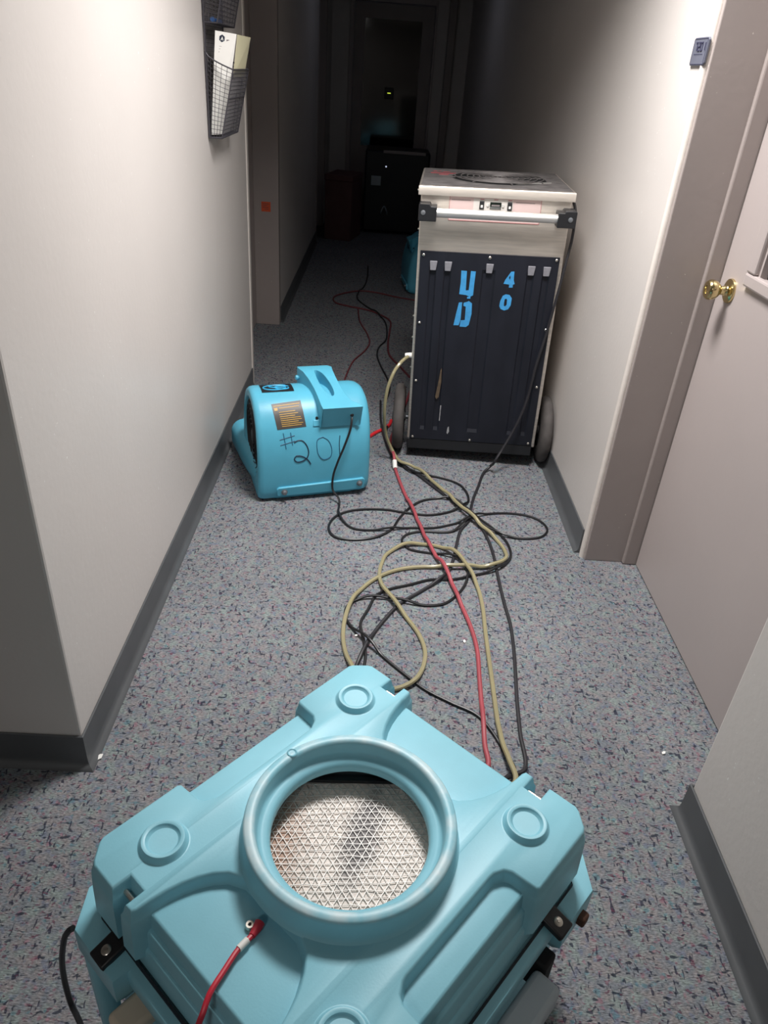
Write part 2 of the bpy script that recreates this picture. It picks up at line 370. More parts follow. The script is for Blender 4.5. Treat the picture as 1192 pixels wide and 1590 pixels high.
DATA = json.loads(r'''{"cords": {"hose": [[0.146, 2.979, 0.47], [0.116, 2.923, 0.465], [0.091, 2.899, 0.43], [0.069, 2.886, 0.36], [0.062, 2.889, 0.25], [0.08, 2.923, 0.12], [0.114, 2.926, 0.045], [0.15, 2.87, 0.012], [0.205, 2.843, 0.0], [0.31, 2.682, 0.0], [0.388, 2.516, 0.0], [0.447, 2.408, 0.0], [0.504, 2.323, 0.0], [0.529, 2.245, 0.0], [0.523, 2.182, 0.0], [0.474, 2.14, 0.0], [0.355, 2.119, 0.0], [0.201, 2.107, 0.0], [0.116, 2.076, 0.0], [0.042, 2.012, 0.0], [-0.013, 1.917, 0.0], [-0.038, 1.804, 0.0], [-0.04, 1.712, 0.0], [-0.023, 1.626, 0.0], [0.015, 1.54, 0.0], [0.071, 1.501, 0.0], [0.127, 1.51, 0.0], [0.17, 1.534, 0.0], [0.197, 1.589, 0.0], [0.21, 1.664, 0.0], [0.196, 1.741, 0.0], [0.164, 1.811, 0.0], [0.123, 1.884, 0.0], [0.083, 1.961, 0.0], [0.067, 2.045, 0.0], [0.074, 2.117, 0.0], [0.093, 2.179, 0.0], [0.157, 2.239, 0.0], [0.238, 2.254, 0.0], [0.301, 2.236, 0.0], [0.345, 2.185, 0.0], [0.383, 2.089, 0.0], [0.403, 2.015, 0.0], [0.41, 1.91, 0.0], [0.405, 1.769, 0.0], [0.401, 1.586, 0.0], [0.398, 1.329, 0.0], [0.406, 1.263, 0.0], [0.411, 1.195, 0.0], [0.315, 1.18, 0.007], [0.29, 1.03, 0.007], [0.245, 0.925, 0.007]], "red": [[0.228, 3.849, 0.0], [0.195, 3.64, 0.0], [0.158, 3.439, 0.0], [0.125, 3.256, 0.0], [0.103, 3.095, 0.0], [0.109, 2.963, 0.0], [0.123, 2.858, 0.0], [0.157, 2.661, 0.0], [0.2, 2.469, 0.0], [0.247, 2.246, 0.0], [0.296, 2.089, 0.0], [0.334, 1.929, 0.0], [0.36, 1.8, 0.0], [0.37, 1.695, 0.0], [0.364, 1.558, 0.0], [0.358, 1.434, 0.0], [0.353, 1.322, 0.0], [0.351, 1.249, 0.0], [0.27, 1.2, 0.007], [0.24, 1.06, 0.007], [0.205, 0.965, 0.007]], "fan": [[-0.067, 2.598, 0.352], [-0.07, 2.577, 0.31], [-0.09, 2.563, 0.24], [-0.114, 2.557, 0.17], [-0.131, 2.556, 0.1], [-0.128, 2.545, 0.04], [-0.101, 2.517, 0.008], [-0.099, 2.443, 0.0], [-0.07, 2.374, 0.0], [-0.031, 2.337, 0.0], [0.076, 2.34, 0.0], [0.176, 2.366, 0.0], [0.268, 2.376, 0.0], [0.345, 2.41, 0.0], [0.417, 2.453, 0.0], [0.473, 2.495, 0.0], [0.572, 2.52, 0.0], [0.667, 2.506, 0.0], [0.711, 2.462, 0.0], [0.719, 2.407, 0.0], [0.684, 2.357, 0.0], [0.614, 2.338, 0.0], [0.541, 2.349, 0.0], [0.487, 2.389, 0.0], [0.425, 2.446, 0.0], [0.342, 2.358, 0.0], [0.216, 2.344, 0.0], [0.162, 2.313, 0.0], [0.148, 2.27, 0.0], [0.173, 2.223, 0.0], [0.236, 2.205, 0.0], [0.298, 2.198, 0.0], [0.352, 2.172, 0.0], [0.378, 2.127, 0.0], [0.376, 2.075, 0.0], [0.363, 2.024, 0.0], [0.328, 1.96, 0.0], [0.281, 1.91, 0.0], [0.223, 1.896, 0.0], [0.151, 1.907, 0.0], [0.08, 1.922, 0.0], [0.008, 1.913, 0.0], [-0.033, 1.876, 0.0], [-0.04, 1.825, 0.0], [-0.021, 1.774, 0.0], [0.029, 1.707, 0.0], [0.095, 1.627, 0.0], [0.158, 1.559, 0.0], [0.205, 1.513, 0.0], [0.275, 1.468, 0.0], [0.343, 1.428, 0.0], [0.38, 1.367, 0.0], [0.405, 1.293, 0.0], [0.417, 1.234, 0.0], [0.33, 1.17, 0.005], [0.3, 1.0, 0.005], [0.265, 0.9, 0.005]], "dehu": [[0.726, 2.992, 1.12], [0.734, 2.971, 1.082], [0.735, 2.951, 0.993], [0.724, 2.932, 0.9], [0.713, 2.922, 0.79], [0.702, 2.923, 0.673], [0.694, 2.924, 0.598], [0.678, 2.92, 0.488], [0.665, 2.916, 0.339], [0.645, 2.907, 0.252], [0.623, 2.899, 0.188], [0.584, 2.876, 0.109], [0.558, 2.853, 0.068], [0.548, 2.887, 0.008], [0.523, 2.864, 0.0], [0.479, 2.722, 0.0], [0.451, 2.627, 0.0], [0.428, 2.52, 0.0], [0.417, 2.453, 0.0], [0.376, 2.37, 0.0], [0.351, 2.263, 0.0], [0.327, 2.149, 0.0], [0.298, 2.068, 0.0], [0.211, 1.973, 0.0], [0.137, 1.897, 0.0], [0.088, 1.815, 0.0], [0.048, 1.729, 0.0], [0.018, 1.639, 0.0], [0.001, 1.574, 0.0], [-0.005, 1.45, 0.006], [0.0, 1.25, 0.006], [0.0, 1.08, 0.006]], "loop": [[0.089, 3.254, 0.0], [0.081, 3.155, 0.0], [0.095, 3.041, 0.0], [0.129, 2.937, 0.0], [0.204, 2.813, 0.0], [0.316, 2.788, 0.0], [0.397, 2.74, 0.0], [0.427, 2.66, 0.0], [0.423, 2.588, 0.0], [0.362, 2.518, 0.0], [0.264, 2.471, 0.0], [0.178, 2.475, 0.0], [0.075, 2.492, 0.0], [-0.045, 2.47, 0.0], [-0.11, 2.414, 0.0], [-0.129, 2.329, 0.0], [-0.101, 2.273, 0.0], [-0.028, 2.262, 0.0], [0.052, 2.289, 0.0], [0.109, 2.348, 0.0], [0.139, 2.429, 0.0], [0.179, 2.511, 0.0], [0.242, 2.584, 0.0], [0.324, 2.608, 0.0], [0.376, 2.588, 0.0], [0.424, 2.528, 0.0], [0.454, 2.473, 0.0], [0.512, 2.384, 0.0], [0.544, 2.312, 0.0], [0.55, 2.226, 0.0], [0.532, 2.176, 0.0], [0.479, 2.118, 0.0], [0.398, 2.081, 0.0], [0.319, 2.048, 0.0], [0.244, 2.04, 0.0], [0.168, 2.003, 0.0], [0.101, 1.972, 0.0], [0.058, 1.935, 0.0], [0.035, 1.865, 0.0], [0.011, 1.787, 0.0], [0.022, 1.717, 0.0], [0.031, 1.64, 0.0], [0.026, 1.576, 0.0], [0.015, 1.42, 0.005], [0.012, 1.24, 0.005], [0.012, 1.085, 0.005]], "straight": [[0.053, 3.6, 0.0], [0.059, 3.325, 0.0], [0.079, 3.131, 0.0], [0.115, 2.967, 0.0], [0.232, 2.787, 0.0], [0.309, 2.667, 0.0], [0.391, 2.546, 0.0], [0.44, 2.464, 0.0], [0.473, 2.334, 0.0], [0.484, 2.22, 0.0], [0.484, 2.086, 0.0], [0.486, 1.94, 0.0], [0.491, 1.818, 0.0], [0.485, 1.705, 0.0], [0.476, 1.61, 0.0], [0.463, 1.489, 0.0], [0.454, 1.372, 0.0], [0.446, 1.251, 0.0], [0.392, 1.22, 0.005], [0.365, 1.04, 0.005], [0.3, 0.87, 0.005]], "farred": [[0.309, 5.618, 0.0], [0.148, 5.682, 0.0], [0.0, 5.768, 0.0], [-0.124, 5.789, 0.0], [-0.236, 5.707, 0.0], [-0.31, 5.595, 0.0], [-0.324, 5.503, 0.0], [-0.29, 5.396, 0.0], [-0.194, 5.336, 0.0], [-0.061, 5.273, 0.0], [0.024, 5.187, 0.0], [0.1, 5.051, 0.0], [0.1, 4.812, 0.0], [0.09, 4.568, 0.0], [0.1, 4.328, 0.0], [0.163, 4.136, 0.0], [0.216, 3.974, 0.0]], "farblack": [[-0.093, 6.65, 0.0], [-0.088, 6.268, 0.0], [-0.105, 5.95, 0.0], [-0.146, 5.714, 0.0], [-0.145, 5.563, 0.0], [-0.088, 5.404, 0.0], [0.001, 5.221, 0.0], [0.063, 5.043, 0.0], [0.082, 4.808, 0.0], [0.073, 4.606, 0.0], [0.034, 4.473, 0.0], [0.024, 4.313, 0.0], [0.051, 4.115, 0.0], [0.092, 3.902, 0.0], [0.101, 3.777, 0.0], [0.079, 3.595, 0.0]], "farred2": [[-0.13, 5.283, 0.0], [-0.104, 4.98, 0.0], [-0.046, 4.712, 0.0], [-0.028, 4.543, 0.0], [-0.056, 4.375, 0.0], [-0.114, 4.192, 0.0], [-0.141, 3.993, 0.0], [-0.155, 3.81, 0.0], [-0.161, 3.702, 0.0]], "plug": [[0.007, 3.151, 0.0], [0.034, 3.198, 0.0], [0.074, 3.248, 0.0], [0.099, 3.297, 0.0], [0.109, 3.352, 0.0]], "scrub": [[-0.422, 0.648, 0.31], [-0.44, 0.65, 0.27], [-0.458, 0.655, 0.2], [-0.468, 0.659, 0.13], [-0.469, 0.657, 0.07], [-0.463, 0.65, 0.028], [-0.447, 0.634, 0.008], [-0.414, 0.591, 0.006]]}, "glyph": {"u": [[0.1708, 0.8367], [0.1929, 0.8359], [0.1949, 0.7639], [0.1953, 0.7601], [0.2068, 0.762], [0.2086, 0.8367], [0.2279, 0.8358], [0.2263, 0.7873], [0.226, 0.7425], [0.2161, 0.7375], [0.2164, 0.729], [0.2034, 0.7283], [0.2028, 0.7347], [0.2117, 0.7373], [0.1969, 0.7422], [0.1702, 0.7445], [0.1724, 0.7894]], "d1": [[0.1723, 0.7109], [0.1853, 0.7124], [0.1847, 0.6389], [0.1791, 0.6185], [0.1579, 0.6172], [0.1645, 0.6644]], "d2": [[0.1915, 0.7107], [0.2084, 0.7169], [0.2108, 0.7196], [0.2248, 0.71], [0.227, 0.668], [0.22, 0.6222], [0.2089, 0.6129], [0.1836, 0.6133], [0.1858, 0.639], [0.2023, 0.6413], [0.2012, 0.6955], [0.191, 0.6989]], "four": [[0.3661, 0.8427], [0.3782, 0.8438], [0.3798, 0.8109], [0.3852, 0.796], [0.378, 0.7926], [0.3788, 0.7817], [0.364, 0.7809], [0.3641, 0.7929], [0.3413, 0.7946], [0.346, 0.809]], "zo": [[0.3443, 0.7478], [0.3551, 0.7541], [0.3708, 0.7524], [0.381, 0.7396], [0.3798, 0.711], [0.3714, 0.6948], [0.3564, 0.6892], [0.3414, 0.6944], [0.3349, 0.7058], [0.3364, 0.7267]], "zi": [[0.3536, 0.7342], [0.3598, 0.7371], [0.363, 0.7321], [0.3635, 0.7127], [0.3583, 0.7058], [0.3529, 0.7081], [0.3522, 0.7198]], "fi": [[0.364, 0.8288], [0.3663, 0.8202], [0.3636, 0.8113], [0.36, 0.8199]]}, "hand": [[[-0.1462, 0.2897], [-0.1377, 0.2282]], [[-0.1183, 0.2906], [-0.1124, 0.2409]], [[-0.1609, 0.2655], [-0.1025, 0.2786]], [[-0.1593, 0.2449], [-0.1025, 0.2574]], [[-0.1054, 0.2506], [-0.0936, 0.2573], [-0.0759, 0.2572], [-0.0579, 0.2375], [-0.0504, 0.2075], [-0.0585, 0.1838], [-0.0812, 0.1719], [-0.098, 0.1722], [-0.107, 0.1842], [-0.0993, 0.1967], [-0.0754, 0.1932], [-0.0542, 0.1781], [-0.0419, 0.1582]], [[0.0074, 0.2645], [0.0289, 0.2498], [0.042, 0.2158], [0.0369, 0.1831], [0.0096, 0.1735], [-0.0104, 0.194], [-0.0172, 0.2341], [-0.0134, 0.2565], [0.0074, 0.2645]], [[0.0758, 0.2655], [0.0727, 0.233], [0.0759, 0.1762]]]}''')

# ------------------------------------------------------------------ the room shell
XL, XR, H = -0.637, 0.815, 2.50
Y1 = 1.203                       # wall corner on the left, towards the camera
AY0, AY1 = 1.147, 2.224          # alcove of the door on the right
bm = BM(); box(bm, -3.0, 2.2, -3.0, 9.6, -0.08, 0.0); struct('floor', bm, M_carpet)
bm = BM(); box(bm, -3.0, 2.2, -3.0, 9.6, H, H+0.1); struct('ceiling', bm, M_ceil)
bm = BM(); extrude_shape(bm, [(XL, Y1), (XL, 3.715), (XL-0.15, 3.715), (XL-0.15, Y1+0.15), (-3.0, Y1+0.15), (-3.0, Y1)], lambda x, y, t: (x, y, t), 0, H); struct('wall_left', bm, M_wall, bevel=0.006)
bm = BM(); box(bm, XL-0.15, XL, 4.85, 7.55, 0, H); struct('wall_left_middle', bm, M_wall)
bm = BM(); box(bm, XL-0.15, XL, 8.45, 9.35, 0, H); struct('wall_left_far', bm, M_wall)
bm = BM(); box(bm, XL-0.15, XL, 3.715, 4.85, 2.12, H); box(bm, XL-0.15, XL, 7.55, 8.45, 2.12, H); struct('wall_left_header', bm, M_wall)
bm = BM(); box(bm, XR, XR+0.35, AY1+0.02, 9.35, 0, H); struct('wall_right', bm, M_wall)
bm = BM(); box(bm, XR, XR+0.35, -3.0, AY0, 0, H); struct('wall_right_near', bm, M_wall, bevel=0.008)
bm = BM(); box(bm, XR, XR+0.35, AY0, AY1+0.02, 2.10, H); struct('wall_right_header', bm, M_wall)
bm = BM(); box(bm, XR+0.33, XR+0.40, AY0, AY1+0.02, 0, 2.1); struct('wall_right_alcove', bm, M_wall)
bm = BM(); box(bm, -3.1, 2.2, -3.1, -3.0, 0, H); struct('wall_back', bm, M_wall)
bm = BM(); box(bm, -3.1, -3.0, -3.0, Y1+0.15, 0, H); struct('wall_lobby', bm, M_wall)
# end wall with its opening
bm = BM()
box(bm, XL-0.15, -0.45, 9.2, 9.35, 0, H); box(bm, 0.46, XR, 9.2, 9.35, 0, H); box(bm, -0.45, 0.46, 9.2, 9.35, 2.14, H)
struct('wall_end', bm, M_wall)
# rounded metal corner bead on the right-hand corner, with thick paint
bm = BM(); tube(bm, [(XR+0.006, AY1+0.024, 0.0), (XR+0.006, AY1+0.024, 2.1)], 0.012, 12); struct('trim_1', bm, M_bead, smooth=True)
# door frame on the right: wide taupe face, then the stop, running up out of the picture
bm = BM(); box(bm, XR+0.008, 0.968, AY1, AY1+0.05, 0, 2.1); struct('trim_2', bm, M_trim, bevel=0.003)
bm = BM(); box(bm, 0.962, 1.05, AY1-0.014, AY1+0.03, 0, 2.1); struct('trim_3', bm, M_trim, bevel=0.005)
bm = BM(); box(bm, XR+0.02, 1.05, AY0, AY0+0.012, 0, 2.1); struct('trim_4', bm, M_trim, bevel=0.003)
bm = BM(); box(bm, XR+0.02, 1.05, AY0, AY1, 2.085, 2.1); struct('trim_5', bm, M_trim)

# door on the right, with a glazed light
DX = 1.010
bm = BM()
box(bm, DX, DX+0.045, AY0+0.016, AY1-0.018, 0.006, 1.09)
box(bm, DX, DX+0.045, AY0+0.016, 1.34, 1.09, 2.08); box(bm, DX, DX+0.045, 1.985, AY1-0.018, 1.09, 2.08); box(bm, DX, DX+0.045, 1.34, 1.985, 1.90, 2.08)
door = struct('door_1', bm, M_door)
bm = BM()
def mould(y0, y1, z0, z1): box(bm, DX-0.014, DX+0.008, y0, y1, z0, z1)
G0, G1, GZ0, GZ1 = 1.34, 2.045, 1.058, 1.90
mould(G0-0.02, G1, GZ0, GZ0+0.036); mould(G0-0.02, G1, GZ1, GZ1+0.05); mould(G1-0.05, G1, GZ0+0.0362, GZ1-0.0002); mould(G0-0.02, G0+0.03, GZ0+0.0362, GZ1-0.0002)
o = struct('window_moulding', bm, M_door, parent=door, bevel=0.006)
bm = BM(); box(bm, DX+0.020, DX+0.026, 1.338, 1.986, 1.088, 1.902); struct('pane', bm, M_glassd, parent=door)
bm = BM()
for k in range(14):
    y = 1.36+k*0.045; bar(bm, (DX+0.018, y, 1.09), (DX+0.018, y, 1.9), 0.0015)
for k in range(14):
    z = 1.1+k*0.055; bar(bm, (DX+0.018, 1.34, z), (DX+0.018, 1.985, z), 0.0015)
tag(struct('glass_wire', bm, M_bolt2, parent=door), kind='stuff')
# brass knob
KY, KZ = 2.128, 1.022
mk = axis_m((DX, KY, KZ), (-1, 0, 0))
bm = BM(); lathe(bm, [(0, 0), (.034, 0), (.0345, .003), (.033, .007), (.026, .011), (.016, .013), (.0135, .016), (.0125, .024), (.0125, .030), (.017, .034), (.024, .041), (.0275, .050), (.0285, .058), (.0275, .064), (.023, .069), (.014, .0705), (.011, .0695), (.0105, .067), (.006, .066), (0, .066)], 40, mk)
struct('door_knob', bm, M_brass, parent=door, smooth=True)

# alcove doors on the left, dark
bm = BM(); box(bm, XL-0.19, XL-0.15, 3.715, 4.85, 0.005, 2.12); struct('door_2', bm, M_door)
bm = BM(); box(bm, XL-0.19, XL-0.15, 7.55, 8.45, 0.005, 2.12); struct('door_3', bm, M_door)
bm = BM(); box(bm, XL-0.15, XL+0.004, 3.705, 3.745, 0, 2.12); struct('trim_6', bm, M_bead, bevel=0.003)
bm = BM(); box(bm, XL-0.15, XL+0.003, 4.80, 4.86, 0, 2.12); struct('trim_7', bm, M_trim, bevel=0.003)
bm = BM(); box(bm, XL-0.15, XL+0.006, 7.54, 7.58, 0, 2.12); struct('trim_8', bm, M_trim, bevel=0.003)
bm = BM(); box(bm, XL-0.15, XL+0.006, 8.42, 8.46, 0, 2.12); struct('trim_9', bm, M_trim, bevel=0.003)
# glazed door at the end of the corridor
bm = BM(); box(bm, -0.45, -0.405, 9.17, 9.3, 0, 2.14); box(bm, 0.435, 0.46, 9.17, 9.3, 0, 2.14); box(bm, -0.405, 0.435, 9.17, 9.3, 2.09, 2.14)
struct('trim_10', bm, M_door, bevel=0.004)
bm = BM()
box(bm, -0.402, -0.29, 9.22, 9.26, 0.01, 2.085); box(bm, 0.31, 0.432, 9.22, 9.26, 0.01, 2.085)
box(bm, -0.29, 0.31, 9.22, 9.26, 1.95, 2.085); box(bm, -0.29, 0.31, 9.22, 9.26, 0.01, 0.75)
d4 = struct('door_4', bm, M_trim)
bm = BM(); box(bm, -0.29, 0.31, 9.237, 9.243, 0.75, 1.95); struct('pane', bm, mat('night_glass', (10, 12, 16), 0.08, var=0.02), parent=d4)
bm = BM(); box(bm, 0.575, 0.655, 9.10, 9.2, 0, H); struct('trim_11', bm, M_trim, bevel=0.01)

# vinyl cove base
def baseboard(name, path):
    """path: floor polyline; the wall is on the left of the walking direction"""
    prof = [(0.0, 0.102), (0.003, 0.1035), (0.0055, 0.1015), (0.006, 0.03), (0.0075, 0.018), (0.012, 0.009), (0.020, 0.004), (0.022, 0.0), (0.0, 0.0)]
    P = [Vector(p) for p in path]; n = len(P); bm = BM(); rows = []
    for i in range(n):
        e1 = (P[i]-P[i-1]).normalized() if i else (P[1]-P[0]).normalized()
        e2 = (P[i+1]-P[i]).normalized() if i < n-1 else e1
        n1 = Vector((e1.y, -e1.x)); n2 = Vector((e2.y, -e2.x)); mt = (n1+n2)/(1+n1.dot(n2))
        rows.append([bm.verts.new((P[i].x+mt.x*d, P[i].y+mt.y*d, z)) for d, z in prof])
    k = len(prof)
    for A, B in zip(rows, rows[1:]):
        for j in range(k): bm.faces.new((A[j], A[(j+1) % k], B[(j+1) % k], B[j]))
    bm.faces.new(rows[0]); bm.faces.new(rows[-1][::-1])
    return struct(name, bm, M_base, smooth=True)
def rpath(*p): return p
baseboard('baseboard_left', [(XL, 3.70), (XL, Y1), (-3.0, Y1)][::-1])
baseboard('baseboard_left_middle', [(XL, 4.865), (XL, 7.535)])
baseboard('baseboard_right', [(XR, 9.15), (XR, AY1+0.045)])
baseboard('baseboard_right_near', [(XR+0.02, AY0), (XR, AY0), (XR, -2.9)])

# ------------------------------------------------------------------ ceiling light panels and added fill lamps (above the frame)
def troffer(x, y, label):
    t = thing('ceiling_light', label, 'ceiling light', (x, y, H))
    bm = BM()
    for a in ((-.32, .32, -.32, -.28), (-.32, .32, .28, .32), (-.32, -.28, -.28, .28), (.28, .32, -.28, .28)): box(bm, a[0], a[1], a[2], a[3], -0.02, 0)
    link('frame', bm, M_white, t, smooth=False)
    bm = BM(); box(bm, -.28, .28, -.28, .28, -0.008, 0); link('diffuser', bm, M_diff, t, smooth=False)
    return t
troffer(LX, LY, 'lit square ceiling panel over the door with the brass knob')
def added_far_fill(x, y):  # added lamp, out of view, keeps the far corridor from going black
    t = thing('added_far_fill', 'small dim bluish fill lamp added on the far corridor ceiling, out of view', 'ceiling light', (x, y, H))
    bm = BM(); lathe(bm, [(0, 0), (.07, 0), (.072, -.01), (.066, -.02), (.06, -.02)], 32); link('base', bm, M_white, t)
    bm = BM(); lathe(bm, [(.06, -.02), (.052, -.034), (.03, -.042), (0, -.044)], 32); link('lens', bm, M_white, t)
    l = bpy.data.lights.new('added_far_fill_lamp', 'AREA'); l.shape = 'DISK'; l.size = .1; l.energy = FAR_FILL; l.color = (.72, .78, 1.0)
    q = bpy.data.objects.new('added_far_fill_lamp', l); COL.objects.link(q); q.location = (x, y, H-.06)
FAR_FILL = 0.75
added_far_fill(.1, 6.9)
troffer(-0.9, -1.6, 'added square fill panel on the unseen lobby ceiling behind the viewer')  # housing for the added lobby fill

# ------------------------------------------------------------------ air scrubber (foreground)
SC = thing('air_scrubber', 'large teal plastic air scrubber with a round collar opening, in the foreground', 'air scrubber', (0.00867, 0.7067, 0), math.radians(48.4))
quad = [(.155, .055), (.168, .082), (.185, .097), (.205, .1085), (.225, .1165), (.247, .1225), (.270, .1265), (.290, .128), (.297, .131), (.297, .1455), (.268, .1455), (.268, .1785), (.297, .1785),
        (.297, .228), (.293, .236), (.272, .257), (.264, .261), (.133, .261), (.128, .257), (.125, .216), (.119, .206), (.104, .198), (.096, .197)]
out = list(quad)
out += [(-x, y) for x, y in quad[::-1]]
out += [(-x, -y) for x, y in quad]
out += [(x, -y) for x, y in quad[::-1]]
bm = BM()
molded(bm, [(x+.003, y+.005) for x, y in chamfer_rect(.275, .245, .030)], [(.0225, .3515), (.0232, .356), (.0205, .398), (.0180, .4015), (.0155, .403), (.0125, .434), (.0100, .4375), (.0060, .439), (.0040, .456), (.0030, .4625), (.001, .466), (-.002, .4670)], hole=circle(.136, 72))
molded(bm, out, [(.0095, .385), (.0075, .440), (.006, .4655), (.0045, .4685), (.0028, .473), (.0015, .480), (.0005, .4855), (-.0012, .4885), (-.0035, .490)], hole=circle(.137, 72))
lid = link('lid', bm, M_teal, SC, angle=50)
bm = BM()
lathe(bm, [(.137, .4665), (.170, .489), (.1665, .492), (.1635, .499), (.1625, .522), (.1612, .5285), (.158, .5315), (.149, .5318), (.1455, .530), (.1432, .525), (.1418, .510), (.1398, .504), (.1345, .5025), (.1285, .5010), (.1245, .4980), (.1222, .4925), (.1218, .4845), (.1235, .4815), (.130, .4805), (.137, .4665)], 96)
col_o = link('collar', bm, M_worn, SC, angle=60)
# little dimple on the collar rim
bm = BM(); lathe(bm, [(0, .0), (.0055, .0004), (.0072, .0018), (.0085, .0008), (.009, 0)], 20, Matrix.Translation((.017, .152, .5314))); link('rim_dimple', bm, M_teal, col_o)
for su in (1, -1):
    for sv in (1, -1):
        bm = BM()
        lathe(bm, [(.0415, .4895), (.0375, .4903), (.0350, .4930), (.0335, .498), (.0315, .5003), (.0285, .5006), (.0258, .4995), (.0242, .4965), (.0215, .4945), (0, .4943)], 48, Matrix.Translation((su*.207, sv*.188, 0)))
        link('stacking_foot', bm, M_teal, SC)
        bm = BM(); tube(bm, [(su*.281, sv*.143, .468), (su*.281, sv*.181, .468)], .0038, 10); link('hinge_pin', bm, M_bolt, SC)
# base: flange ledge under the lid, tapering body, corner blocks
bm = BM()
molded(bm, chamfer_rect(.2985, .2675, .032), [(0, .340), (.0022, .3445), (.0022, .3512), (0, .356)], top=False); link('gasket', bm, M_seam, SC)
bm = BM()
inner = [(.262, -.225), (.262, .225), (-.262, .225), (-.262, -.225)]
molded(bm, chamfer_rect(.316, .284, .034), [(-.032, .0), (-.028, .006), (-.020, .16), (-.018, .292), (-.004, .304), (0, .310), (0, .339), (-.002, .343), (-.006, .3445)], hole=inner)
for a, b_ in zip(inner, inner[1:]+inner[:1]):
    bm.faces.new([bm.verts.new(p) for p in ((a[0], a[1], .3445), (b_[0], b_[1], .3445), (b_[0], b_[1], .20), (a[0], a[1], .20))])
cblk = [(.338, .142), (.338, .252), (.288, .299), (.196, .299), (.190, .24), (.28, .136)]
for su in (1, -1):
    for sv in (1, -1):
        P = [(su*x, sv*y) for x, y in cblk]
        if su*sv < 0: P = P[::-1]
        molded(bm, P, [(-.016, .255), (-.004, .282), (0, .290), (0, .3405), (-.0015, .3445), (-.006, .3462)])
        P = [(su*.320+x, sv*.236+y) for x, y in chamfer_rect(.016, .016, .008)]
        molded(bm, P, [(-.004, .05), (0, .06), (0, .318), (-.002, .3215), (-.006, .3225)])
base = link('base', bm, M_teal, SC, angle=45)
# side handles of the base: grey slab in a recess, on the two long sides
for sv in (1, -1):
    bm = BM(); box(bm, -.060, .148, min(sv*.285, sv*.334), max(sv*.285, sv*.334), .236, .288)
    link('carry_handle', bm, M_greyp, SC, bevel=.010, seg=3)
    for k in (-.082, .170):
        bm = BM(); box(bm, k-.018, k+.018, min(sv*.262, sv*.3005), max(sv*.262, sv*.3005), .215, .288); link('handle_recess', bm, M_dark, SC, bevel=.005)
bm = BM(); box(bm, .244, .264, -.312, -.294, .300, .322); link('strap_hook', bm, M_rust, SC, bevel=.004)
bm = BM(); box(bm, -.358, -.300, .092, .140, .258, .288); link('gauge_cap', bm, M_beige, SC, bevel=.008, seg=3)
# black latch plates with a bright screw, straddling the seam
def latch(cu, cv, du, dv):
    ang = math.atan2(dv, du)
    mt = Matrix.Translation((cu, cv, .3465)) @ Matrix.Rotation(ang, 4, 'Z') @ Matrix.Rotation(math.radians(14), 4, 'Y')
    bm = BM(); box(bm, -.030, .030, -.0175, .0175, 0, .013); bmesh.ops.transform(bm, matrix=mt, verts=bm.verts)
    p = link('latch_plate', bm, M_black, SC, bevel=.003)
    bm = BM(); lathe(bm, [(0, .0145), (.006, .0145), (.0078, .0135), (.008, .011)], 20, mt @ Matrix.Translation((.010, 0, 0))); lathe(bm, [(0, .0162), (.0025, .0162), (.0028, .0146)], 12, mt @ Matrix.Translation((.010, 0, 0)))
    link('screw', bm, M_bolt, p)
    bm = BM(); lathe(bm, [(0, .0134), (.0055, .0134), (.006, .0128)], 16, mt @ Matrix.Translation((-.014, 0, 0))); link('slot', bm, M_dark, p)
latch(-.309, .184, -1, 0); latch(.192, -.272, 0, -1)
latch(.309, -.184, 1, 0); latch(-.192, .272, 0, 1)
# filter inside
bm = BM(); box(bm, -.255, .255, -.218, .218, .30, .447); fm = link('filter', bm, M_filter, SC, smooth=False)
bm = BM()
c3 = [math.radians(a) for a in (-48.4+4, -48.4+64, -48.4+124)]
for a in c3:
    d = Vector((math.cos(a), math.sin(a), 0)); nn = Vector((-d.y, d.x, 0))
    for k in range(-15, 16):
        p = nn*(k*.0112); hl = math.sqrt(.175**2-(k*.0112)**2); q0 = None
        for j in range(15):
            q1 = p + d*(hl*(2*j/14-1)) + nn*random.uniform(-.0016, .0016) + Vector((0, 0, .4495+random.uniform(-.0006, .0006)))
            if q0: bar(bm, q0, q1, random.uniform(.0007, .0012), .0013)
            q0 = q1
tag(link('filter_screen', bm, M_screenw, SC, smooth=False), kind='stuff')
bm = BM(); rr = Matrix.Rotation(math.radians(-48.4), 4, 'Z')
bar(bm, rr @ Vector((-.15, .124, .4545)), rr @ Vector((.15, .134, .4545)), .011, .007); link('filter_bar', bm, M_black, SC, smooth=False)
bm = BM(); P = [(-.15, .130), (.15, .140), (.10, .19), (-.10, .19)]
vs = [bm.verts.new(rr @ Vector((x, y, .4508))) for x, y in P]; bm.faces.new(vs); link('filter_edge_strip', bm, M_bolt2, SC, smooth=False)
# red tether on the lid
bm = BM(); lathe(bm, [(0, .4745), (.0055, .4745), (.0068, .472), (.007, .4665)], 20, Matrix.Translation((-.190, .008, 0))); sct = link('tether_screw', bm, M_bolt, SC)
bm = BM(); lathe(bm, [(0, .4750), (.0024, .4750), (.0026, .4742)], 12, Matrix.Translation((-.190, .008, 0))); link('socket', bm, M_dark, sct)
tp = [(-.184, -.002, .4735), (-.196, -.006, .474), (-.222, -.008, .476), (-.25, -.016, .477), (-.283, -.026, .476), (-.299, -.034, .468), (-.313, -.036, .445), (-.322, -.036, .40), (-.328, -.038, .33), (-.336, -.045, .24)]
tp = catmull(tp, .008)
bm = BM(); tube(bm, tp, .0040, 10); tw = link('tether_wire', bm, M_red, SC)
bm = BM(); tube(bm, [(-.179, .000, .4735), (-.186, -.003, .474), (-.198, -.0065, .4745)], [.0075, .0068, .005], 12); link('tether_boot', bm, M_red, SC)
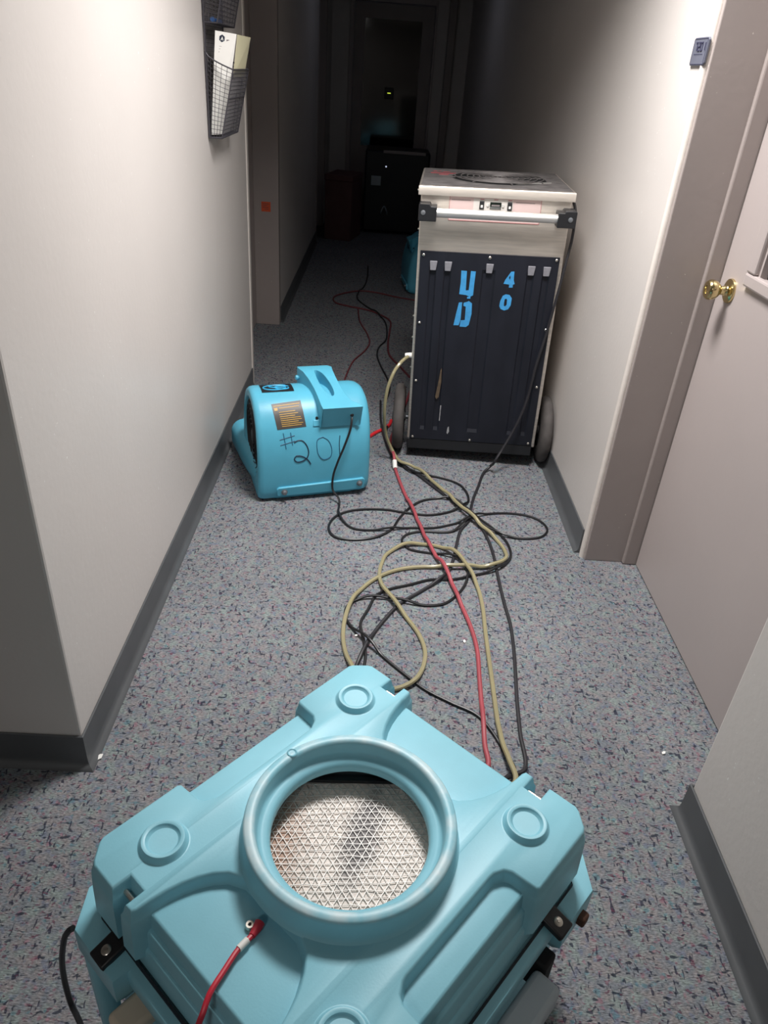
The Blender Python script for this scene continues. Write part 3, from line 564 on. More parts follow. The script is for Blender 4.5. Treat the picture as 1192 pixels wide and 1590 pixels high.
bm = BM(); tube(bm, [(-.206, -.007, .4755), (-.222, -.008, .476)], .0050, 12); link('ferrule', bm, M_white, SC)

# ------------------------------------------------------------------ snail fan (air mover)
def profile_pts(n=64):
    K = [(0.035, 0.0), (0.008, 0.012), (0.0, 0.05), (-0.003, 0.12), (-0.001, 0.19), (0.010, 0.26), (0.032, 0.325), (0.075, 0.380), (0.13, 0.408), (0.19, 0.412), (0.25, 0.396), (0.31, 0.355), (0.35, 0.295), (0.375, 0.22), (0.385, 0.14), (0.385, 0.05), (0.375, 0.01), (0.345, 0.0)]
    C = Vector((.19, .20)); pol = []
    P = [Vector((b, z, 0)) for b, z in K]
    D = catmull(P, .006) + [Vector((.3, 0, 0)), Vector((.2, 0, 0)), Vector((.1, 0, 0))]
    pol = sorted(((math.atan2(p.y-C.y, p.x-C.x), math.hypot(p.x-C.x, p.y-C.y)) for p in D))
    out = []
    for i in range(n):
        a = -PI + 2*PI*i/n
        j = 0
        while j < len(pol) and pol[j][0] < a: j += 1
        a0, r0 = pol[j-1]; a1, r1 = pol[j % len(pol)]
        if j == 0: a0 -= 2*PI
        if j == len(pol): a1 += 2*PI
        t = (a-a0)/max(a1-a0, 1e-6); r = r0+(r1-r0)*min(max(t, 0), 1)
        out.append((C.x+r*math.cos(a), C.y+r*math.sin(a), a, r))
    return out, C
PROF, PC = profile_pts()
def surf_b(z):
    best = None
    for b, zz_, a, r in PROF:
        if b < .19 and (best is None or abs(zz_-z) < best[0]): best = (abs(zz_-z), b)
    # linear interpolation between neighbours on the front side
    F = sorted((q[1], q[0]) for q in PROF if q[0] < .19)
    for (z0, b0), (z1, b1) in zip(F, F[1:]):
        if z0 <= z <= z1: return b0+(b1-b0)*(z-z0)/max(z1-z0, 1e-6)
    return best[1]
def make_fan(loc, rotz, label, group=None):
    T = thing('air_mover', label, 'fan', loc, rotz, group)
    bm = BM(); N = len(PROF)
    # (s, inset) stations of the drum, left inlet end first
    st = [(-.232, 'c', .158), (-.240, 'c', .160), (-.246, 'c', .164), (-.248, .018), (-.246, .010), (-.238, .003), (-.225, 0), (.165, 0), (.185, .004), (.200, .014), (.208, .030), (.209, .05)]
    rings = []
    for q in st:
        R = []
        for b, z, a, r in PROF:
            if q[1] == 'c': rr_ = q[2]; cx, cz = PC.x, PC.y+.005
            else: rr_ = r-q[1]; cx, cz = PC.x, PC.y
            R.append(bm.verts.new((q[0], cx+rr_*math.cos(a), max(cz+rr_*math.sin(a), 0.0 if q[1] != 'c' else .02))))
        rings.append(R)
    for A, B in zip(rings, rings[1:]):
        for i in range(N): bm.faces.new((A[i], A[(i+1) % N], B[(i+1) % N], B[i]))
    bm.faces.new(rings[-1])
    # outlet duct, flaring toward the back
    secs = [(.02, -.215, .150, .004, .060), (.06, -.234, .19, .002, .082), (.14, -.250, .20, .001, .100), (.24, -.264, .205, 0, .115), (.34, -.274, .21, 0, .128), (.48, -.284, .22, 0, .140), (.50, -.286, .223, 0, .142)]
    prev = None
    def sec(y, s0, s1, z0, z1):
        rad = min(.055, (z1-z0)*.42); P = []
        for (cx, cz, a0) in ((s1-rad, z0+.02, -PI/2), (s1-rad, z1-rad, 0), (s0+rad, z1-rad, PI/2), (s0+.045, z0+.045, PI)):
            rr_ = rad if cz != z0+.02 else .02
            if cz == z0+.045: rr_ = .045
            for k in range(6):
                a = a0+k*PI/10; P.append((cx+rr_*math.cos(a), cz+rr_*math.sin(a)))
        return [bm.verts.new((x, y, max(z, 0))) for x, z in P]
    for q in secs:
        R = sec(*q)
        if prev:
            for i in range(len(R)): bm.faces.new((prev[i], prev[(i+1) % len(R)], R[(i+1) % len(R)], R[i]))
        else: bm.faces.new(R)
        prev = R
    bm.faces.new(prev)
    link('housing', bm, M_teal2, T, angle=55)
    # inlet: dark opening with wire grille and motor hub
    mi = axis_m((-.2325, PC.x, PC.y+.005), (-1, 0, 0))
    bm = BM(); lathe(bm, [(0, 0), (.159, 0)], 48, mi); link('inlet_cavity', bm, M_dark, T)
    bm = BM()
    for r in (.03, .05, .07, .09, .11, .13, .147):
        P = [mi @ Vector((r*math.cos(2*PI*k/40), r*math.sin(2*PI*k/40), .006)) for k in range(41)]; tube(bm, P, .0016, 5, False)
    for k in range(6):
        a = k*PI/3; bar(bm, mi @ Vector((.03*math.cos(a), .03*math.sin(a), .003)), mi @ Vector((.157*math.cos(a), .157*math.sin(a), .003)), .004)
    tag(link('inlet_grille', bm, M_black, T), kind='stuff')
    bm = BM(); lathe(bm, [(0, .009), (.024, .008), (.030, .004), (.030, 0)], 24, mi); link('motor_hub', bm, M_black, T)
    # handle box with arch grip: skewed wedge on top of the drum
    SK = lambda b: -.020 - .20*(b)                       # leans to the left going back
    zt = lambda b: .392 + .36*(b+.012) - .5*max(b-.17, 0)**1.5*2                   # its sloping top
    bm = BM()
    rows = [(-.012, .000, .158), (.006, .001, .150), (.022, .003, .128), (.06, .008, .120), (.10, .012, .119), (.15, .012, .122), (.20, .010, .130), (.235, .006, .142), (.255, .008, .134)]
    # slotted top: outline with an oval hole
    left = [(a+SK(b)+.018, b) for b, a, c in rows]; right = [(c+SK(b)+.018, b) for b, a, c in rows]
    outl = right + left[::-1]
    oc, oh = .132, .078
    slot = []
    for k in range(28):
        t = 2*PI*k/28; b = oc+oh*math.cos(t); slot.append((.083+SK(b)+.020*math.sin(t)*(1-.15*math.cos(t)), b))
    def P3(x, b, dz=0.0): return (x, b, zt(b)+dz)
    vo = [bm.verts.new(P3(x, b)) for x, b in outl]; vh = [bm.verts.new(P3(x, b)) for x, b in slot]
    for tri in tessellate_polygon([[Vector((x, b, 0)) for x, b in outl], [Vector((x, b, 0)) for x, b in slot]]):
        bm.faces.new([(vo+vh)[i] for i in tri])
    lo_ = [bm.verts.new((x, b+(.026 if b < 0 else 0), .305 if b < .05 else .37)) for x, b in outl]
    n = len(vo)
    for i in range(n): bm.faces.new((vo[i], vo[(i+1) % n], lo_[(i+1) % n], lo_[i]))
    hb = [bm.verts.new((x, b, zt(b)-.055)) for x, b in slot]; n = len(vh)
    for i in range(n): bm.faces.new((vh[i], hb[i], hb[(i+1) % n], vh[(i+1) % n]))
    bm.faces.new(hb)
    hd = link('handle_box', bm, M_teal2, T, bevel=.005, seg=3, angle=40)
    # saddle flange under the ledge
    bm = BM()
    for (z0, z1) in ((.306, .330),):
        P0 = [(s, surf_b(z0)-.004, z0) for s in (-.030, .146)]; P1 = [(s, surf_b(z1)-.006, z1) for s in (-.026, .140)]
        v = [bm.verts.new(p) for p in (P0[0], P0[1], P1[1], P1[0])]
        v2 = [bm.verts.new((p[0], p[1]+.03, p[2])) for p in (P0[0], P0[1], P1[1], P1[0])]
        bm.faces.new(v); bm.faces.new(v2[::-1])
        for i in range(4): bm.faces.new((v[i], v2[i], v2[(i+1) % 4], v[(i+1) % 4]))
    link('saddle_flange', bm, M_teal2, T, bevel=.003)
    for s in (-.012, .128):
        bm = BM(); lathe(bm, [(0, .008), (.004, .008), (.0055, 0)], 12, axis_m((s, surf_b(.335)-.001, .335), (0, -1, .2))); link('rivet', bm, M_dark, T)
    bm = BM(); lathe(bm, [(0, .016), (.006, .016), (.009, .010), (.010, 0)], 16, axis_m((.118, .012, .355), (0, -1, -.1))); link('strain_relief', bm, M_black, T)
    bm = BM(); lathe(bm, [(0, .022), (.008, .022), (.010, .016), (.007, .008), (.006, 0)], 14, axis_m((-.034, .235, .425), (-1, -.2, .1))); link('switch_knob', bm, M_teal2, T)
    # foot strip with two bolts
    bm = BM(); P = [(-.172, .026), (.176, .026), (.182, .034), (.182, .070), (.174, .077), (-.170, .066), (-.178, .058), (-.178, .034)]
    extrude_shape(bm, P, lambda x, z, t: (x, surf_b(max(z, .03))-t, z), -.004, .010); link('foot_strip', bm, M_teal2, T, bevel=.003)
    for s, z in ((-.148, .046), (.160, .056)):
        bm = BM(); lathe(bm, [(0, .014), (.006, .014), (.0085, .012), (.0095, .004), (.0125, .003), (.0125, 0)], 18, axis_m((s, surf_b(z)-.009, z), (0, -1, 0))); link('bolt', bm, M_bolt2, T)
    return T
FAN = make_fan((-.18, 2.565, 0), math.radians(18), 'teal snail fan with a handwritten number on its side, by the left wall')
# copy for the fan half hidden behind the dehumidifier, before the marks of this one are added
FAN2 = copy_tree(FAN)
FAN2.location = (0.215, 6.0, 0); FAN2.rotation_euler = (0, 0, math.radians(-84))
FAN2['label'] = 'teal snail fan in the dark, half hidden behind the steel dehumidifier'
for o in (FAN, FAN2): o['group'] = 'teal snail fans in the corridor'
# warning label and decal
def patch(name, q, M, off, n=10, parent=FAN):
    """q: four (s,z) corners TL,TR,BR,BL on the drum front"""
    bm = BM(); rows = []
    for i in range(n+1):
        t = i/n; row = []
        for k in range(5):
            u = k/4
            s = (q[0][0]*(1-u)+q[1][0]*u)*(1-t) + (q[3][0]*(1-u)+q[2][0]*u)*t
            z = (q[0][1]*(1-u)+q[1][1]*u)*(1-t) + (q[3][1]*(1-u)+q[2][1]*u)*t
            row.append(bm.verts.new((s, surf_b(z)-off, z+off*.3)))
        rows.append(row)
    for A, B in zip(rows, rows[1:]):
        for k in range(4): bm.faces.new((A[k], A[k+1], B[k+1], B[k]))
    return link(name, bm, M, parent)
LQ = [(-.180, .384), (-.066, .390), (-.056, .308), (-.168, .303)]
wl = patch('warning_label', LQ, M_warn, .0015)
def sub(q, u0, u1, t0, t1):
    f = lambda u, t: tuple(((q[0][i]*(1-u)+q[1][i]*u)*(1-t) + (q[3][i]*(1-u)+q[2][i]*u)*t) for i in (0, 1))
    return [f(u0, t0), f(u1, t0), f(u1, t1), f(u0, t1)]
for t0, u0, u1 in ((.07, .06, .94), (.16, .22, .90), (.30, .18, .74), (.39, .18, .82), (.47, .18, .70), (.55, .18, .88), (.63, .18, .90), (.71, .18, .78), (.79, .18, .92), (.87, .18, .86)):
    patch('label_print', sub(LQ, u0, u1, t0, t0+(.022 if t0 < .2 else .026)), M_yel, .0026, 2, wl)
patch('label_print', sub(LQ, .05, .16, .14, .24), M_yel, .0027, 2, wl)
# oval decal on top of the drum
def top_z(b):
    T_ = sorted((q[0], q[1]) for q in PROF if q[1] > .2)
    for (b0, z0), (b1, z1) in zip(T_, T_[1:]):
        if b0 <= b <= b1: return z0+(z1-z0)*(b-b0)/max(b1-b0, 1e-6)
    return .41
def top_patch(name, s0, s1, b0, b1, M, off, parent=FAN):
    bm = BM(); rows = []
    for i in range(7):
        b = b0+(b1-b0)*i/6; rows.append([bm.verts.new((s0+(s1-s0)*k/6, b, top_z(b)+off)) for k in range(7)])
    for A, B in zip(rows, rows[1:]):
        for k in range(6): bm.faces.new((A[k], A[k+1], B[k+1], B[k]))
    return link(name, bm, M, parent)
dc = top_patch('decal', -.205, -.080, .135, .215, M_black, .002)
for (cs, cb, rs, rb) in ((-.150, .168, .046, .022), (-.137, .178, .034, .014), (-.122, .165, .028, .016)):
    bm = BM(); P = []
    for k in range(25):
        a = 2*PI*k/24*.86+.4; s = cs+rs*math.cos(a); b = cb+rb*math.sin(a); P.append((s, b, top_z(b)+.003))
    tube(bm, P, .0026, 6); link('decal_swirl', bm, M_decb, dc)
# handwritten number in marker
for i, L_ in enumerate(DATA['hand']):
    P = catmull([(s, surf_b(z)-.0012, z) for s, z in L_], .006)
    P = [Vector((p.x, surf_b(p.z)-.0009, p.z)) for p in P]
    bm = BM(); tube(bm, P, .0021 if i == 4 else .0015, 6); link('marker_writing', bm, M_ink2 if i in (0, 1, 2, 3, 5) else M_ink, FAN)

# ------------------------------------------------------------------ dehumidifier
DH = thing('dehumidifier', 'tall stainless steel dehumidifier with a black front panel and blue stencil, by the right wall', 'dehumidifier', (.182, 2.98, 0))
DH.rotation_euler = (0, math.radians(-1.7), math.radians(-4))
FS_ = lambda s: .0245+.964*s
bm = BM(); box(bm, -.006, .562, 0.004, .58, .085, 1.112); link('cabinet', bm, M_steel, DH, smooth=False, bevel=.004)
bm = BM()
P = [(-.015, -.008), (.571, -.008), (.571, .59), (-.015, .59)]
molded(bm, P, [(0, 1.106), (0.0, 1.134), (-.002, 1.1375), (-.006, 1.139)], bottom=True); lidd = link('top_cover', bm, M_steel, DH, angle=30)
# worn top sheet and fan grille
bm = BM(); box(bm, -.006, .562, .004, .578, 1.1385, 1.1400); link('top_sheet', bm, M_steeltop, DH, smooth=False)
bm = BM(); lathe(bm, [(0, 1.1405), (.19, 1.1405), (.192, 1.1400)], 48, Matrix.Translation((.30, .30, 0))); gr = link('exhaust_opening', bm, M_dark, DH)
bm = BM()
for r in (.03, .055, .08, .105, .13, .155, .18):
    tube(bm, [Vector((.30+r*math.cos(2*PI*k/40), .30+r*math.sin(2*PI*k/40), 1.146)) for k in range(41)], .0022, 5, False)
for k in range(8):
    a = k*PI/4+.2; bar(bm, (.30+.02*math.cos(a), .30+.02*math.sin(a), 1.1435), (.30+.2*math.cos(a), .30+.2*math.sin(a), 1.1435), .005, .003)
tag(link('exhaust_grille', bm, M_steeltop, DH), kind='stuff')
bm = BM(); bar(bm, (.36, .14, 1.1425), (.50, .22, 1.1425), .014, .004); link('wear_strip', bm, M_alu, DH)
# red print on the top left corner
bm = BM()
for (a, b_, y, wd) in ((.03, .045, .46, .02), (.055, .062, .47, .012), (.072, .10, .455, .012), (.02, .115, .40, .022), (.055, .095, .35, .014), (.12, .128, .41, .02)): bar(bm, (a, y, 1.1404), (b_, y+.006, 1.1404), wd, .001)
tag(link('top_print', bm, M_labelr, DH, smooth=False), kind='stuff')
# black wheel base
bm = BM(); box(bm, -.006, .550, -.004, .56, .046, .096); link('base_tray', bm, M_black, DH, bevel=.004)
for s, wz in ((-.050, .1535), (.606, .134)):
    bm = BM(); mw = axis_m((s-.025, .10, wz), (1, 0, 0))
    lathe(bm, [(.075, 0), (.128, .002), (.140, .006), (.1475, .014), (.150, .025), (.1475, .036), (.140, .044), (.128, .048), (.075, .050)], 48, mw)
    wh = link('wheel', bm, M_tyre, DH)
    bm = BM(); lathe(bm, [(0, -.006), (.018, -.006), (.022, .002), (.076, .006), (.076, .044), (.022, .048), (.018, .056), (0, .056)], 32, mw); link('hub', bm, M_hub, wh)
bm = BM(); tube(bm, [(-.06, .10, .1535), (.61, .10, .134)], .010, 10); link('axle', bm, M_bolt2, DH)
bm = BM()
box(bm, .02, .10, .48, .54, 0.0, .05); link('rear_foot', bm, M_black, DH, smooth=False)
bm = BM(); box(bm, .46, .54, .48, .54, 0.0, .05); link('rear_foot', bm, M_black, DH, smooth=False)
# front panel with vertical ribs
def ribbed(s0, s1, z0, z1):
    bm = BM()
    base_y, dep = -.006, .0075
    xs = [s0]
    grooves = [(.043, .073), (.101, .131), (.252, .306), (.427, .457), (.487, .517)]
    prof = [(s0, base_y)]
    for a, b_ in grooves: prof += [(a, base_y), (a+.006, base_y+dep), (b_-.006, base_y+dep), (b_, base_y)]
    prof += [(s1, base_y)]
    prev = None
    zs = [z0, z0+.045, z0+.06, z1-.075, z1-.06, z1]
    for z in zs:
        flat = z in (z0, z0+.045, z1-.06, z1)
        row = [bm.verts.new((s, base_y if flat else y, z)) for s, y in prof]
        if prev:
            for i in range(len(row)-1): bm.faces.new((prev[i], prev[i+1], row[i+1], row[i]))
        prev = row
    for (a, b_, c, d) in ((s0, s0, z0, z1), (s1, s1, z0, z1)):
        bm.faces.new([bm.verts.new(p) for p in ((a, base_y, c), (a, .012, c), (a, .012, d), (a, base_y, d))])
    for z in (z0, z1):
        bm.faces.new([bm.verts.new(p) for p in ((s0, base_y, z), (s1, base_y, z), (s1, .012, z), (s0, .012, z))])
    return bm
fp_ = link('front_panel', ribbed(.005, .547, .098, .904), M_panel, DH, angle=25)
for s, z in ((.018, .889), (.277, .891), (.535, .894), (.018, .620), (.018, .369), (.532, .372), (.018, .106), (.273, .106), (.532, .108), (.534, .62)):
    bm = BM(); lathe(bm, [(0, .006), (.003, .006), (.0055, .004), (.0062, 0)], 14, axis_m((s, -.005, z), (0, -1, 0))); link('panel_screw', bm, M_bolt, fp_)
for s in (.058, .116, .279, .442, .502):
    bm = BM(); P = [(s-.013, .868), (s+.016, .868), (s+.012, .832), (s-.011, .832)]
    extrude_shape(bm, P, lambda x, z, t: (x, t, z), -.004, -.0115); link('rib_clip', bm, M_tag, fp_, bevel=.002)
# scuffs low on the panel
bm = BM(); extrude_shape(bm, [(.098, .30), (.104, .29), (.113, .30), (.119, .37), (.117, .43), (.112, .42), (.106, .36)], lambda x, z, t: (x+.008, t, z), 0, -.0068); link('scuff', bm, mat('ochre_scuff', (84, 70, 54), .7, var=.3, scale=60), fp_, smooth=False)
for P in ([(.122, .19), (.126, .19), (.127, .262), (.123, .262)], [(.160, .135), (.164, .128), (.171, .14), (.168, .165), (.163, .16)]):
    bm = BM(); extrude_shape(bm, P, lambda x, z, t: (x+.008, t, z), 0, -.0068); link('scuff', bm, mat('pale_scuff', (150, 150, 152), .6, var=.3, scale=80), fp_, smooth=False)
# blue stencilled marks
for key in ('u', 'd1', 'd2', 'four'):
    P = [tuple(p) for p in DATA['glyph'][key]]
    bm = BM(); extrude_shape(bm, P, lambda x, z, t: (x+.010*0, t, z), -.0055, -.0068); link('stencil_mark', bm, M_paintb, fp_, smooth=False)
bm = BM(); zo = [tuple(p) for p in DATA['glyph']['zo']]; zi = [tuple(p) for p in DATA['glyph']['zi']]
A = [bm.verts.new((x, -.0068, z)) for x, z in zo]; B = [bm.verts.new((x, -.0068, z)) for x, z in zi]
for t in tessellate_polygon([[Vector((x, z, 0)) for x, z in zo], [Vector((x, z, 0)) for x, z in zi]]): bm.faces.new([(A+B)[i] for i in t])
link('stencil_mark', bm, M_paintb, fp_, smooth=False)
bm = BM(); extrude_shape(bm, [tuple(p) for p in DATA['glyph']['fi']], lambda x, z, t: (x, t, z), -.006, -.0072); link('stencil_gap', bm, M_panel, fp_, smooth=False)
# control label
def plate(name, s0, s1, z0, z1, y0, y1, M, parent, bev=0.0):
    bm = BM(); box(bm, FS_(s0), FS_(s1), min(y0, y1), max(y0, y1), z0, z1); return link(name, bm, M, parent, smooth=False, bevel=bev)
cl = plate('control_label', .082, .440, 1.020, 1.110, .004, .0025, M_labelp, DH)
for (a, b_, c, d) in ((.082, .440, 1.1080, 1.1105), (.082, .440, 1.020, 1.0212), (.082, .0833, 1.020, 1.110), (.4387, .440, 1.020, 1.110)): plate('label_border', a, b_, c, d, .003, .0015, M_labelr, cl)
plate('label_centre', .176, .330, 1.060, 1.102, .003, .0017, M_labelw, cl)
plate('label_text', .090, .165, 1.0925, 1.0943, .003, .0016, M_inkg, cl); plate('label_text', .340, .415, 1.0925, 1.0943, .003, .0016, M_inkg, cl)
for s in (.209, .263, .318): plate('label_text', s-.008, s+.008, 1.0985, 1.1005, .003, .0012, M_labelr, cl)
plate('display', .241, .285, 1.068, 1.091, .003, -.002, M_screen, cl, .001)
plate('display_text', .247, .279, 1.077, 1.083, -.001, -.0024, M_inkg, cl)
for s in (.209, .318):
    q = plate('rocker_switch', s-.009, s+.009, 1.064, 1.094, .003, -.005, M_black, cl, .002)
    plate('rocker_mark', s-.004, s+.004, 1.071, 1.080, -.004, -.0056, M_white, q)
for s in (.233, .292):
    bm = BM(); lathe(bm, [(0, .006), (.004, .005), (.0055, 0)], 14, axis_m((FS_(s), .0025, 1.079), (0, -1, 0))); link('button', bm, M_alu, cl)
# tubular handle with black clamps
bm = BM(); tube(bm, [(.04, -.048, 1.051), (.53, -.048, 1.051)], .0165, 24); link('handle_bar', bm, M_alu, DH)
for k, s in enumerate((.024, .541)):
    bm = BM()
    P = [(-.034, -.030), (.034, -.030), (.034, .022), (.012, .022), (.008, .030), (-.030, .030), (-.034, .026)]
    if k: P = [(-x, z) for x, z in P][::-1]
    extrude_shape(bm, P, lambda x, z, t: (s+x, t, 1.053+z), -.072, .006); hc = link('handle_clamp', bm, M_black, DH, bevel=.006, seg=3)
    bm = BM(); lathe(bm, [(0, .003), (.006, .003), (.0085, .002), (.009, 0)], 16, axis_m((s+(-.016 if k == 0 else .012), -.072, 1.053), (0, -1, 0))); link('clamp_screw', bm, M_bolt2, hc)
# hose barb and side screws
bm = BM(); lathe(bm, [(0, .03), (.008, .03), (.010, .02), (.012, 0)], 16, axis_m((-.005, .02, .470), (-1, 0, 0))); link('drain_fitting', bm, M_white, DH)
for z in (.42, .55, .64, .98, 1.12):
    bm = BM(); lathe(bm, [(0, .005), (.003, .005), (.005, 0)], 12, axis_m((-.006 if z < 1.1 else -.015, .02, z), (-1, 0, 0))); link('side_screw', bm, M_bolt, DH)

# ------------------------------------------------------------------ cords and hoses on the floor
placed = []      # (x, y, z_top)
def lay(name, key, r, M, label, cat, lift=0.0):
    P = catmull([(x, y, max(z, 0)) for x, y, z in DATA['cords'][key]], .011)
    zs = []
    for p in P:
        z = max(p.z, r)
        if p.z < .03:
            for (x, y, zt_, rr_) in placed:
                if zt_ < .045 and (x-p.x)**2+(y-p.y)**2 < (r+rr_)**2*1.1: z = max(z, zt_+r*.97)
        zs.append(z)
    # dilate, then smooth, so that the cord bridges what it crosses
    for _ in range(2): zs = [max(zs[max(i-1, 0)], zs[i], zs[min(i+1, len(zs)-1)]) if P[i].z < .03 else zs[i] for i in range(len(zs))]
    for _ in range(4): zs = [(zs[max(i-1, 0)]+2*zs[i]+zs[min(i+1, len(zs)-1)])/4 for i in range(len(zs))]
    Q = [Vector((p.x, p.y, z)) for p, z in zip(P, zs)]
    for q in Q: placed.append((q.x, q.y, q.z+r, r))
    bm = BM(); tube(bm, Q, r, 8)
    o = link(name, bm, M, None)
    tag(o, label, cat); return o, Q
lay('extension_cord', 'farred', .006, M_cordr2, 'red cord, coloured darker for the dimness, making a wide bend on the dark floor left of the dehumidifier', 'cord')
lay('power_cord', 'farblack', .005, M_cordb, 'thin black cord winding back along the dark floor between fan and dehumidifier', 'cord')
lay('extension_cord', 'farred2', .005, M_cordr2, 'short stretch of thin red cord, shaded dark by its colour, disappearing behind the numbered fan', 'cord')
o, Q = lay('extension_cord', 'plug', .008, M_plug, 'bright red cord end between the numbered fan and the dehumidifier wheel', 'cord')
lay('power_cord', 'straight', .0055, M_cordg, 'black cord running straight down the floor to the right corner of the air scrubber', 'cord')
lay('power_cord', 'loop', .0048, M_cordb, 'black cord with a wide loop in front of the numbered fan', 'cord')
lay('power_cord', 'dehu', .0058, M_cordg, 'black power cord hanging down the right of the dehumidifier front onto the floor', 'cord')
lay('power_cord', 'fan', .0045, M_cordb, 'black power cord coming out of the handle box of the numbered fan', 'cord')
lay('drain_hose', 'hose', .007, M_hose, 'pale yellowed drain hose curling from the side of the dehumidifier', 'hose')
rc, Q = lay('extension_cord', 'red', .0068, M_cordr, 'long faded red extension cord with a white collar running to the air scrubber', 'cord')
bm = BM(); k = min(range(len(Q)), key=lambda i: (Q[i]-Vector((0.118, 2.83, .01))).length)
j = min(range(len(Q)), key=lambda i: abs(Q[i].x-floor_x) if False else (Q[i].xy-Vector(DATA['cords']['red'][6][:2])).length)
tube(bm, Q[max(j-1, 0):j+3], .0105, 12); link('collar', bm, M_white, rc)
lay('power_cord', 'scrub', .005, M_cordb, 'black power cord hanging at the left corner of the air scrubber', 'cord')

# ------------------------------------------------------------------ things on the walls
# wire file rack on the left wall
WX, WY0, WY1 = XL+.003, 2.93, 3.25
WR = thing('wall_file_rack', 'black wire mesh file rack with scooped pockets on the left wall', 'file rack', (WX, WY0, 1.25))
WL = WY1-WY0
bm = BM()
def grid(bm, f, nu, nv, w=.0014):
    for i in range(nu+1): 
        for k in range(nv): bar(bm, f(i/nu, k/nv), f(i/nu, (k+1)/nv), w)
    for k in range(nv+1): 
        for i in range(nu): bar(bm, f(i/nu, k/nv), f((i+1)/nu, k/nv), w)
grid(bm, lambda u, v: (0.002, u*WL, v*.75), 26, 60)
tag(link('back_mesh', bm, M_wire, WR, smooth=False), kind='stuff')
bm = BM()
for a, b_ in (((0, 0, 0), (0, 0, .75)), ((0, WL, 0), (0, WL, .75)), ((0, 0, 0), (0, WL, 0)), ((0, 0, .75), (0, WL, .75))): bar(bm, Vector(a)+Vector((.003, 0, 0)), Vector(b_)+Vector((.003, 0, 0)), .005)
link('back_frame', bm, M_wire, WR, smooth=False)
def pocket(z):
    # side outline: wall 0 -> bottom front .046 -> top front .095 at .212; back edge .262 high
    bx, tx, zf, zb = .046, .095, .214, .262
    front = lambda u, v: (bx+(tx-bx)*v, u*WL, z+zf*v)
    bm = BM(); grid(bm, front, 26, 17)
    pk = link('pocket_front', bm, M_wire, WR, smooth=False); pk['kind'] = 'stuff'
    for y in (0, WL):
        bm = BM()
        def side(u, v):
            xt = bx+(tx-bx)*v; sc = 1-.0*u
            zz_ = z + v*(zb+(zf-zb)*(u**.6))
            return (u*xt, y, zz_)
        grid(bm, side, 5, 17)
        q = link('pocket_side', bm, M_wire, WR, smooth=False); q['kind'] = 'stuff'
        bm = BM(); tube(bm, [side(u/8, 1) for u in range(9)], .0026, 6); tube(bm, [side(1, v/4) for v in range(5)], .0022, 6); tube(bm, [side(u/4, 0) for u in range(5)], .0026, 6)
        link('rim_wire', bm, M_wire, WR)
    bm = BM(); tube(bm, [front(0, 1), front(1, 1)], .0026, 6); tube(bm, [front(0, .58), front(1, .58)], .0026, 6); tube(bm, [front(0, 0), front(1, 0)], .0026, 6); link('rim_wire', bm, M_wire, WR)
    bm = BM(); grid(bm, lambda u, v: (bx*v, u*WL, z+.001), 26, 4); q = link('pocket_floor', bm, M_wire, WR, smooth=False); q['kind'] = 'stuff'
pocket(0.0); pocket(.345)
# papers in the lower pocket: each sheet is a bilinear leaf between four corners, with thickness
def leaf(name, bl, br, tr, tl, M, th=.0010):
    """corners as (distance from the wall, y, z)"""
    bm = BM(); C4 = [Vector((WX+c[0], c[1], c[2])) for c in (bl, br, tr, tl)]
    nrm = (C4[1]-C4[0]).cross(C4[3]-C4[0]).normalized()
    v = [bm.verts.new(c) for c in C4] + [bm.verts.new(c-nrm*th) for c in C4]
    for f in ((0, 1, 2, 3), (7, 6, 5, 4), (0, 4, 5, 1), (1, 5, 6, 2), (2, 6, 7, 3), (3, 7, 4, 0)): bm.faces.new([v[i] for i in f])
    o = link(name, bm, M, None, smooth=False)
    def on(u, t, lift=.0006):
        return C4[0]*(1-u)*(1-t)+C4[1]*u*(1-t)+C4[2]*u*t+C4[3]*(1-u)*t + nrm*lift
    return o, on
s1, on = leaf('paper_sheet', (.006, 2.945, 1.258), (.041, 2.985, 1.258), (.1005, 2.99, 1.569), (.0365, 2.945, 1.574), M_paper)
tag(s1, 'white printed sheet with a dark hexagon emblem in the wire rack', 'paper')
bm = BM(); bm.faces.new([bm.verts.new(on(.33+.145*math.sin(k*PI/3), .938+.036*math.cos(k*PI/3))) for k in range(6)]); em = link('emblem', bm, M_ink, s1, smooth=False)
bm = BM(); bm.faces.new([bm.verts.new(on(.33+a, .938+b_, .0012)) for a, b_ in ((0, .020), (.07, -.018), (.035, -.018), (0, -.004), (-.035, -.018), (-.07, -.018))]); link('emblem_arrow', bm, M_paper, em, smooth=False)
bm = BM()
for (u0, u1, t0, dt) in ((.55, .93, .915, .020), (.22, .90, .862, .003), (.22, .86, .838, .003), (.20, .88, .808, .005)):
    bm.faces.new([bm.verts.new(on(*q)) for q in ((u0, t0), (u1, t0), (u1, t0+dt), (u0, t0+dt))])
link('print', bm, M_inkg, s1, smooth=False)
s2, on2 = leaf('paper_sheet', (.083, 2.994, 1.44), (.083, 3.215, 1.44), (.114, 3.20, 1.567), (.1025, 2.994, 1.568), M_paper2)
tag(s2, 'pale yellow folded leaflet at the far side of the wire rack', 'paper')
bm = BM(); bm.faces.new([bm.verts.new(on2(u, t)) for u, t in ((.50, .50), (.60, .50), (.70, .78), (.62, .84), (.52, .70))]); link('print', bm, M_ink, s2, smooth=False)
s3, on3 = leaf('paper_sheet', (.040, 2.99, 1.258), (.040, 3.12, 1.258), (.078, 3.12, 1.43), (.078, 2.993, 1.43), M_paper)
tag(s3, 'white sheet behind the mesh front of the wire rack, below the yellow leaflet', 'paper')
